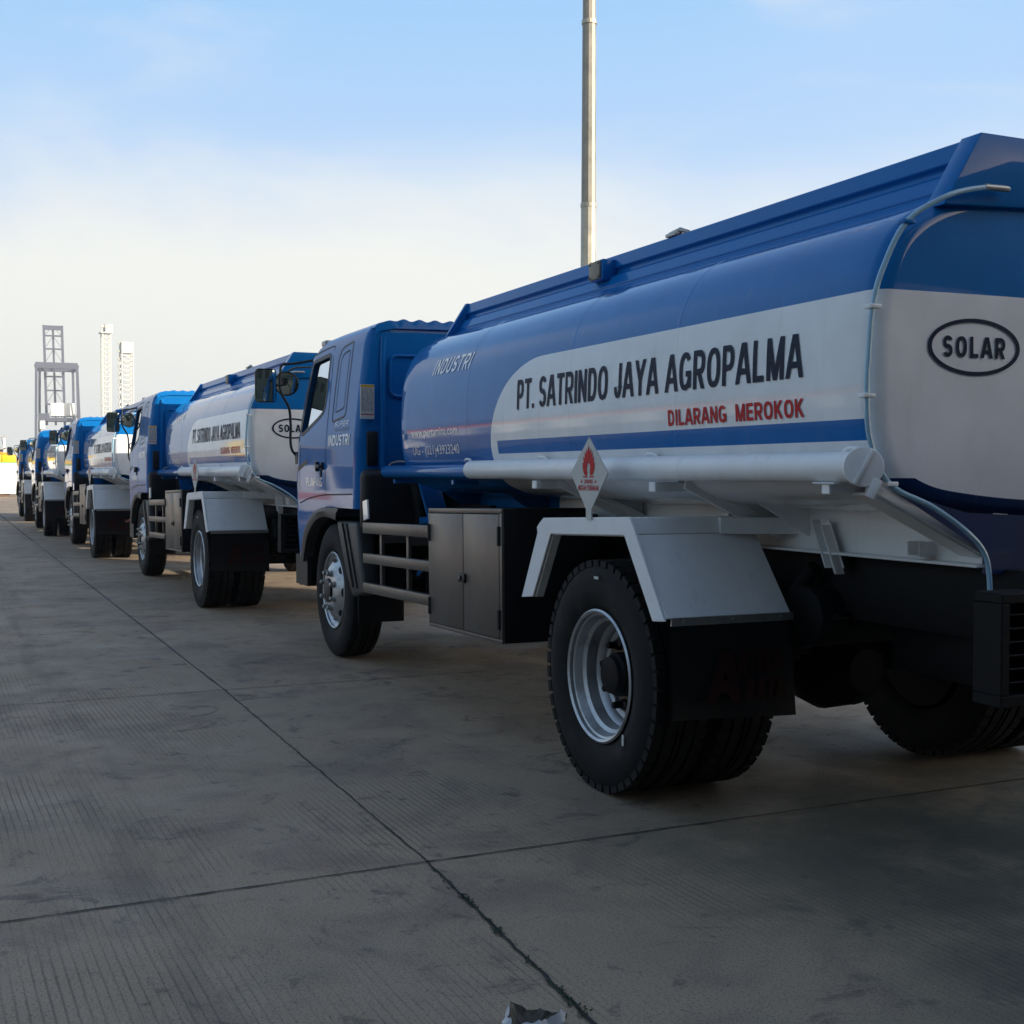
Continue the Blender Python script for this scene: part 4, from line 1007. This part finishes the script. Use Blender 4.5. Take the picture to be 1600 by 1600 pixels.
    fl = [(0, .128), (.012, .100), (.024, .112), (.022, .085), (.036, .098), (.034, .066), (.048, .078), (.046, .045), (.054, .050), (.052, .020), (.040, -.004), (.018, -.014), (.010, .004), (.016, .030), (.006, .052), (.002, .040), (-.002, .058), (-.012, .032), (-.016, .020), (-.010, -.002), (-.018, -.014), (-.040, -.004), (-.052, .022), (-.054, .050), (-.044, .046), (-.046, .080), (-.034, .066), (-.034, .100), (-.022, .086), (-.020, .112), (-.010, .098)]
    flat_shape(fl, 'red', 'flame_symbol', sn, lambda a, b: sg(a * .92, b * .95, .0045))
    flat_shape([(-.046, -.018), (-.008, -.018), (-.008, -.013), (-.046, -.013)], 'red', 'flame_symbol', sn, lambda a, b: sg(a, b, .0045)); flat_shape([(.008, -.018), (.046, -.018), (.046, -.013), (.008, -.013)], 'red', 'flame_symbol', sn, lambda a, b: sg(a, b, .0045))
    text_mesh('lettering', 'AWAS', .070, .020, lambda s, q: sg(s - .035, q - .046, .0045), 'red', sn, bold=.02)
    text_mesh('lettering', 'MUDAH TERBAKAR', .168, .023, lambda s, q: sg(s - .084, q - .075, .0045), 'red', sn, bold=.015)
    for a0 in (-.058, .058):
        flat_shape([(a0 + (.010 if k % 2 == 0 else .004) * math.sin(math.pi * k / 5), -.036 + (.010 if k % 2 == 0 else .004) * math.cos(math.pi * k / 5)) for k in range(10)], 'red', 'star', sn, lambda a, b: sg(a, b, .0045))
    # rear bumper with lamp boxes
    rb = MB().bb(-1.90, -1.83, -.62, .62, .70, .95).bb(-1.83, -1.70, -.45, -.38, .76, 1.0).bb(-1.83, -1.70, .38, .45, .76, 1.0)
    for s in (1, -1):
        for y0, y1, z0, z1 in ((.625, .805, .985, 1.016), (.625, .805, .664, .70), (.770, .805, .70, .985), (.625, .64, .70, .985)): rb.bb(-1.92, -1.80, s * y0, s * y1, z0, z1)
        rb.bb(-1.815, -1.80, s * .64, s * .77, .70, .985)
        for k in range(6): rb.bb(-1.912, -1.904, s * .64, s * .77, .735 + k * .042, .741 + k * .042)
    bo = rb.build('rear_bumper', 'chassis', root, bevel=.004, seg=1)
    for s in (1, -1):
        MB().bb(-1.925, -1.901, s * .50, s * .61, .80, .88).build('tail_lamp', 'red_lamp', bo, bevel=.008)
        MB().bb(-1.925, -1.901, s * .50, s * .61, .89, .945).build('tail_lamp', 'amber', bo, bevel=.008)
    MB().bb(-1.905, -1.9, -.23, .23, .76, .88).build('number_plate', 'black', bo)

def make_tanker():
    root = empty('tanker_truck')
    make_tank(root); make_cab(root); mirrors(root); make_body(root)
    for o in kids(root):
        if o.name.split('.')[0] in ('tank', 'hose_tube', 'rear_apron', 'saddle_plate', 'saddle_flange', 'pipe_bracket', 'support_arm', 'channel_bracket', 'channel_end', 'stay_plate'): fit_tank(o)
        if o.name.startswith('wing_mirror'): fit_tank(o, 1.0436)
    for s in (1, -1):
        front_wheel(root, 4.36, s * 1.118, s); rear_wheel(root, 0, s * 1.178, s)
    return root
proto = make_tanker()
GROUP = 'fuel tankers parked nose to tail in one row'
TRUCKS = [
 (0, 0, 0, 'nearest and largest fuel tanker, its rear end cut off by the right edge'),
 (8.31, .247, .6, 'second fuel tanker, directly in front of the nearest tanker'),
 (16.71, .494, .4, 'third fuel tanker with a sunlit cab roof, in the middle of the row of five'),
 (24.7, .745, -.1, 'fourth fuel tanker, between the middle tanker and the farthest one'),
 (34.0, .706, .15, 'farthest fuel tanker at the head of the row, next to the white and yellow container'),
 (-8.45, -.05, 0, 'fuel tanker parked behind the nearest one, out of the picture to the right'),  # unseen tanker, added to darken the nearest one's tail
]
for i, (x, y, a, lab) in enumerate(TRUCKS):
    o = proto if i == 0 else copy_tree(proto)
    o.location = (x, y, 0); o.rotation_euler.z = R(a); tag(o, lab, 'tanker truck', GROUP)

# ------------------------------------------------------------------ yard: pole, litter, far port
M['galv'] = mat('galvanised_steel', (.40, .37, .30), .5, metal=.55, noise=.25, nscale=3, rvar=.1)
M['galv_dark'] = mat('weathered_steel', (.27, .25, .21), .55, metal=.5, noise=.3, nscale=4, rvar=.1)
def pole():
    t = empty('light_pole', (17.39, -7.84, 0)); tag(t, 'tall grey steel lamp pole rising behind the nearest tanker', 'lamp post')
    def rad(z): return .162 - .0026 * z
    for z0, z1, m, d in ((0, 6.75, 'galv', .006), (6.75, 10.35, 'galv_dark', .0), (10.35, 16.5, 'galv_dark', -.004)):
        MB().lathe([(z0, 0), (z0, rad(z0) + d), (z1, rad(z1) + d), (z1 + .03, rad(z1) + d - .004), (z1 + .03, 0)], (0, 0, 0), 12, 'z').build('pole_section', m, t, sharp=20)
    for z in (6.75, 10.35): MB().lathe([(z - .05, rad(z)), (z - .05, rad(z) + .016), (z + .03, rad(z) + .016), (z + .03, rad(z))], (0, 0, 0), 16, 'z').build('pole_collar', 'galv', t, sharp=20)
    MB().lathe([(.0, 0), (0, .32), (.03, .32), (.03, 0)], (0, 0, 0), 24, 'z').build('base_plate', 'galv', t)
    for a in range(4):
        d = Vector((math.cos(a * 1.571), math.sin(a * 1.571), 0))
        h = MB().tube([(0, 0, 16.3), d * .9 + Vector((0, 0, 16.5))], .03, 8).box(d * 1.05 + Vector((0, 0, 16.5)), (.5, .35, .15)).build('lamp_head', 'galv', t)
pole()
M['paper'] = mat('crumpled_wrapper', (.55, .57, .60), .35, noise=.15, nscale=30)
M['wrapdark'] = mat('wrapper_inside', (.06, .05, .035), .4, noise=.5, nscale=30)
def litter():
    # an open paper food wrapper lying just inside the bottom edge of the picture
    t = empty('food_wrapper', (-2.02, 2.435, 0), R(8)); t.scale = (.62, .62, .72); tag(t, 'crumpled white food wrapper lying on the concrete at the bottom edge', 'litter')
    random.seed(11)
    def bowl(u, v):
        a = 2 * math.pi * u; k = .35 + .65 * v; j = math.sin(a * 3 + 1) * .012 + math.sin(a * 7) * .006
        return (k * (.085 + j) * math.cos(a), k * (.115 + j * 1.4) * math.sin(a), .008 + .045 * v ** 1.6 * (1 + .35 * math.sin(a * 2 + .4) + .2 * math.sin(a * 5)) + .0018 * math.sin(a * 17 + v * 9) + .001 * math.sin(a * 29 - v * 14))
    MB().grid(bowl, 110, 14).build('wrapper_sheet', 'wrapdark', t, sharp=25, normals=False)
    def rim(u, v):
        a = 2 * math.pi * u; p = Vector(bowl(u, 1)); o = Vector((p.x, p.y, 0)).normalized()
        return tuple(p + o * (.022 + .003 * math.sin(a * 9)) * v + Vector((0, 0, .004 - (.030 + .012 * math.sin(a * 4) + .003 * math.sin(a * 13)) * v)))
    MB().grid(rim, 110, 6).build('wrapper_rim', 'paper', t, sharp=25, normals=False)
    MB().grid(lambda u, v: (.055 * (u - .5) + .01, .10 * (v - .5) - .01, .017 + .006 * math.sin(u * 9 + v * 7)), 8, 8).build('paper_scrap', 'paper', t, sharp=25)
litter()

M['crane'] = mat('crane_blue_grey', (.062, .066, .105), .55, noise=.1, nscale=.3)
M['tower'] = mat('tower_white', (.56, .55, .50), .6, noise=.05, nscale=.5)
M['cyellow'] = mat('container_yellow', (.80, .52, .015), .45, noise=.06, nscale=2)
M['corange'] = mat('container_orange', (.80, .26, .03), .5)
M['cgreen'] = mat('container_green', (.20, .42, .12), .5)
M['cwhite'] = mat('container_white', (.80, .79, .76), .5, noise=.05, nscale=2)
M['shed_dark'] = mat('dark_cladding', (.09, .10, .09), .7, noise=.15, nscale=.6)
M['shed'] = mat('grey_cladding', (.33, .34, .36), .6, noise=.1, nscale=.6)
def frame_at(u, dist):
    """local frame on the ground where the ray through column u meets this distance"""
    a = .4205 + math.atan((u - 800) / 1945.46); return (-4.775 + dist * math.cos(a), 3.725 - dist * math.sin(a)), -a
def crane():
    (x, y), a = frame_at(88, 500); t = empty('port_crane', (x, y, 0), a); tag(t, 'blue grey ship to shore crane with raised lattice boom, far behind the fourth tanker', 'crane')
    # local: x away from the camera, y to the left
    def Y(u): return (88 - u) * .257
    lg = MB(); 
    for xx, k in ((0, 0), (16, 1)):
        for u0, u1, u2 in ((62, 60, 58), (118, 121, 123)) if k == 0 else ((66, 64, 62), (113, 115, 117)):
            lg.bar((xx, Y(u1), 0), (xx, Y(u0), 41.5), .95, 1.3)
        lg.bb(xx - .7, xx + .7, Y(60.5) , Y(119), 41.0, 43.2)
    for u in (61, 119): lg.bar((0, Y(u), 24), (16, Y(u), 24), .8, 1.0); lg.bar((0, Y(u), 42), (16, Y(u), 42), .8, 1.0)
    lg.bar((0, Y(58), 12), (0, Y(123), 12), .9, 1.2); lg.bar((16, Y(58), 12), (16, Y(123), 12), .9, 1.2)
    lg.bar((.0, Y(119.5), 40), (2.5, Y(123), 14), .35, .35)
    lg.build('portal_frame', 'crane', t)
    bm = MB(); x0 = 8
    def yl(z): return Y(75.2 - (z - 24) * .085)
    def yr(z): return Y(100.5 - (z - 24) * .085)
    for q in (yl, yr): bm.bar((x0, q(20), 20), (x0, q(58), 58), .95, .95); bm.bar((x0 + 3, q(20), 20), (x0 + 3, q(58), 58), .6, .6)
    mid = lambda z: (yl(z) + yr(z)) / 2
    bm.bar((x0 + 1, mid(20), 20), (x0 + 1, mid(57), 57), .8, .8)
    zs = [22.5, 28, 33.2, 38.5, 43.6, 49, 54, 57.6]
    for i, z in enumerate(zs):
        bm.bar((x0, yl(z), z), (x0, yr(z), z), .6, .6)
        if i < len(zs) - 1:
            bm.bar((x0, mid(zs[i + 1]), zs[i + 1]), (x0, yl(z), z), .16, .16); bm.bar((x0, mid(zs[i + 1]), zs[i + 1]), (x0, yr(z), z), .16, .16)
    bm.bar((x0, yl(56.8), 56.8), (x0, yr(56.8), 56.8), .9, 1.2)
    bm.build('lattice_boom', 'crane', t)
    MB().bb(4, 12, Y(81), Y(114.5), 23.3, 28.3).build('machinery_house', 'cwhite', t, bevel=.15)
    pl = MB().bb(3, 13, Y(64), Y(116), 21.4, 22.6)
    for k in range(10): pl.bar((3, Y(80 + k * 4), 22.6), (3, Y(80 + k * 4), 23.4), .25, .25)
    pl.bb(3, 13, Y(64), Y(79), 22.6, 24.2).build('walkway', 'crane', t)
    MB().bb(2, 5, Y(66), Y(73), 18.2, 21.4).build('operator_cab', 'cwhite', t, bevel=.1)
crane()
def tower(u, dist, wd, h, floor, head, name, label):
    (x, y), a = frame_at(u, dist); t = empty(name, (x, y, 0), a + R(12)); tag(t, label, 'tower')
    w = wd / 2; b = MB()
    for sx in (-1, 1):
        for sy in (-1, 1): b.bb(sx * w - .10, sx * w + .10, sy * w - .10, sy * w + .10, 0, h)
    b.build('corner_posts', 'tower', t)
    c = MB(); z = floor
    while z < h:
        for s in (-1, 1): c.bb(-w, w, s * w - .03, s * w + .03, z - .045, z + .045); c.bb(s * w - .03, s * w + .03, -w, w, z - .045, z + .045)
        z += floor
    c.build('cross_rails', 'tower', t)
    d = MB()
    if head:
        k = 0; z = .6
        while z < h: d.bar((-w * .4, w * .25, z), (-w * .4, w * .75, z), .05, .05); z += .85
        for yy in (.25, .75): d.bb(-w * .4 - .05, -w * .4 + .05, w * yy - .05, w * yy + .05, 0, h)
        d.build('ladder', 'galv', t)
        MB().bb(-1.35, 1.35, -1.35, 1.35, h - .1, h + .15).bb(-1.3, 1.3, -1.3, .3, h + .15, h + 1.9).build('lamp_platform', 'tower', t)
        for k in range(3): MB().box((-1.2, -.6 + .8 * k, h + 1.4), (.4, .6, .5)).bar((-1.0, -.6 + .8 * k, h + .1), (-1.0, -.6 + .8 * k, h + 1.6), .1, .1).build('floodlight', 'galv', t)
    else:
        k = 0; z = floor
        while z < h - floor * 2:
            s = 1 if k % 2 else -1
            d.bar((-w * .5, -s * w * .9, z), (-w * .5, s * w * .9, z + floor), .14, .05); z += floor; k += 1
        d.build('stairs', 'galv', t)
        MB().bb(-w - .05, w + .05, -w - .05, w + .05, h - 2.1, h).build('top_panel', 'tower', t)
        z = 3
        while z < h: MB().box((-w * .4, w + .35, z), (.5, .45, .5)).build('outrigger_box', 'tower', t); z += 1.45
tower(167, 300, 1.75, 33.5, 1.12, True, 'lattice_mast', 'slender white lattice mast with a lamp platform on top, left of the wider tower')
tower(199, 250, 2.05, 26.5, .92, False, 'stair_tower', 'wider white stair tower standing right of the slender mast')
def container():
    t = empty('storage_container', (75, 3.4, 0)); tag(t, 'white container with yellow upper panels and a green line, sunlit at the left edge', 'container')
    y0, y1 = -3.05, 4.4
    MB().bb(0, 3, y0, y1, .18, 2.02).build('container_body', 'cwhite', t, bevel=.05)
    MB().bb(.02, 2.98, y0 + .02, y1 - .02, 2.022, 2.08).build('green_line', 'cgreen', t)
    yb = MB()
    n = 9
    for k in range(n):
        a = y0 + .02 + (y1 - y0 - .04) * k / n; b = y0 + .02 + (y1 - y0 - .04) * (k + 1) / n; yb.bb(.02, 2.98, a + .02, b - .02, 2.082, 2.52)
    yb.build('yellow_panels', 'cyellow', t, bevel=.015)
    MB().tube([(1.5, y0 + .3, 2.54), (1.5, y0 + 2.1, 2.78), (1.5, y0 + 3.4, 2.54)], .07, 8).tube([(1.5, y0 + 1.9, 2.72), (1.5, y0 + .3, 2.60)], .05, 8).build('lifting_arch', 'corange', t)
    sk = MB()
    for k in range(5): y = y0 + .4 + k * 1.6; sk.bb(.2, 2.8, y, y + .8, 0, .18)
    sk.build('skids', 'rust', t)
    flat_shape([(-1.95, 1.30), (-1.75, 1.44), (-1.62, 1.36), (-1.45, 1.52), (-1.22, 1.58), (-1.40, 1.40), (-1.55, 1.26), (-1.72, 1.30), (-1.85, 1.20)], 'yellow', 'yellow_emblem', t, lambda a, b: (-.004, a + .6, b))
container()
def far_rack():
    t = empty('steel_rack', (98, 1.2, 0)); tag(t, 'grey open steel rack with white posts behind the white and yellow container', 'rack')
    b = MB()
    for y in (-1.0, .2, 1.4, 2.6, 4.0): b.bb(0, .12, y, y + .12, 0, 4.2)
    b.build('posts', 'cwhite', t)
    c = MB()
    for z in (2.6, 3.3, 4.2): c.bb(.0, .3, -1.2, 4.4, z - .05, z + .05)
    for k in range(12): c.bar((.2, -1.1 + k * .45, 2.6), (.2, -.7 + k * .45, 4.2), .04, .04)
    c.bb(.5, 2.2, -.9, 4.0, .2, 3.4).build('rack_frame', 'shed', t)
far_rack()

# the buildings round the yard: one behind to the right, whose shadow covers the near part, and a low depot across the yard
def buildings():
    t = empty('warehouse', (-28, -19, 0)); tag(t, 'large grey warehouse behind the row of tankers, shading the nearest one', 'warehouse')
    MB().bb(-14, 11.9, -3, 3, 0, 12.5).build('warehouse_wall', 'shed', t)
    MB().prism([(-3.4, 12.45), (3.4, 12.45), (0, 13.6)], 'x', -14.3, 12.2).build('warehouse_roof', 'shed', t)
    for k in range(4): MB().bb(-11 + k * 6, -7 + k * 6, 3, 3.06, 0, 4.5).build('roller_door', 'cabinet', t)
    t = empty('blocker_building', (-19.5, 14, 0)); tag(t, 'unseen dark building added behind the camera to block light from the back', 'building')
    MB().bb(-5, 3, -20, 45, 0, 15.5).build('blocker_wall', 'shed_dark', t)  # out of view, added to darken the nearest tanker's rear and the ground
    MB().bb(-5.3, 3.4, -20.4, 45.4, 15.5, 16).build('blocker_roof', 'shed', t)
    for k in range(8): MB().bb(3, 3.05, -17.5 + k * 5, -14.5 + k * 5, 5.5, 8.0).build('blocker_window', 'black', t)
    t = empty('depot_shed', (30, 30, 0)); tag(t, 'long low white depot with an orange band across the yard', 'depot')
    MB().bb(-38, 60, 0, 10, 0, 2.4).build('depot_wall', 'cwhite', t)
    MB().bb(-38.1, 60.1, -.1, 10.1, 2.402, 3.3).build('depot_band', 'corange', t)
    MB().prism([(-.4, 3.3), (10.4, 3.3), (5, 4.6)], 'x', -38.4, 60.4).build('depot_roof', 'shed', t)
    for k in range(12): MB().bb(-34 + k * 8, -30 + k * 8, -.05, 0, 0, 2.1).build('depot_door', 'shed', t)
buildings()

def yard_vans():
    """panel vans parked in the sun across the yard, mirrored in the tankers' doors"""
    def van(body, band):
        t = empty('delivery_van', (0, 0, 0)); L = 5.6
        pr = [(0, .45), (0, 2.35), (.15, 2.5), (4.1, 2.5), (4.75, 1.55), (5.5, 1.25), (L, 1.0), (L, .45)]
        b = MB().prism(pr, 'y', -.95, .95).build('van_body', body, t, bevel=.06)
        MB().bb(.1, 4.6, -.957, .957, 1.05, 1.35).build('colour_band', band, t)
        for sy in (-1, 1):
            MB().prism([(3.3, 1.5), (3.3, 2.25), (4.05, 2.25), (4.5, 1.5)], 'y', sy * .952, sy * .962).build('door_window', 'black', t)
            for x in (1.0, 4.6): MB().lathe([(-.12, .2), (-.12, .36), (.12, .36), (.12, .2), (.10, 0)], (x, sy * .85, .36), 28).build('wheel', 'tyre', t)
        MB().prism([(4.13, 2.47), (4.74, 1.6), (4.76, 1.6), (4.16, 2.47)], 'y', -.85, .85).build('windscreen', 'black', t)
        return t
    a = van('cwhite', 'corange'); a.location = (31.5, 8.4, 0); a.rotation_euler.z = R(178); a.scale = (1, 1, .72); tag(a, 'low white van with an orange band parked across the yard, seen in the cab door', 'van', 'vans parked across the yard')
    b = van('cyellow', 'cwhite'); b.location = (39.5, 9.2, 0); b.rotation_euler.z = R(181); tag(b, 'yellow van with a white band parked across the yard, seen only in reflections', 'van', 'vans parked across the yard')
yard_vans()

# thin evening haze over the yard and port
def haze():
    b = MB().bb(-1300, 1300, -1300, 1300, -1, 62)
    m = bpy.data.materials.new('haze_air'); m.use_nodes = True; N = m.node_tree.nodes
    for n in list(N): N.remove(n)
    o = N.new('ShaderNodeOutputMaterial'); v = N.new('ShaderNodeVolumePrincipled')
    v.inputs['Color'].default_value = (.88, .92, .98, 1); v.inputs['Density'].default_value = HAZE; v.inputs['Anisotropy'].default_value = .2
    m.node_tree.links.new(v.outputs[0], o.inputs['Volume'])
    h = b.build('haze', m); tag(h, kind='stuff')
HAZE = .0006
if HAZE: haze()
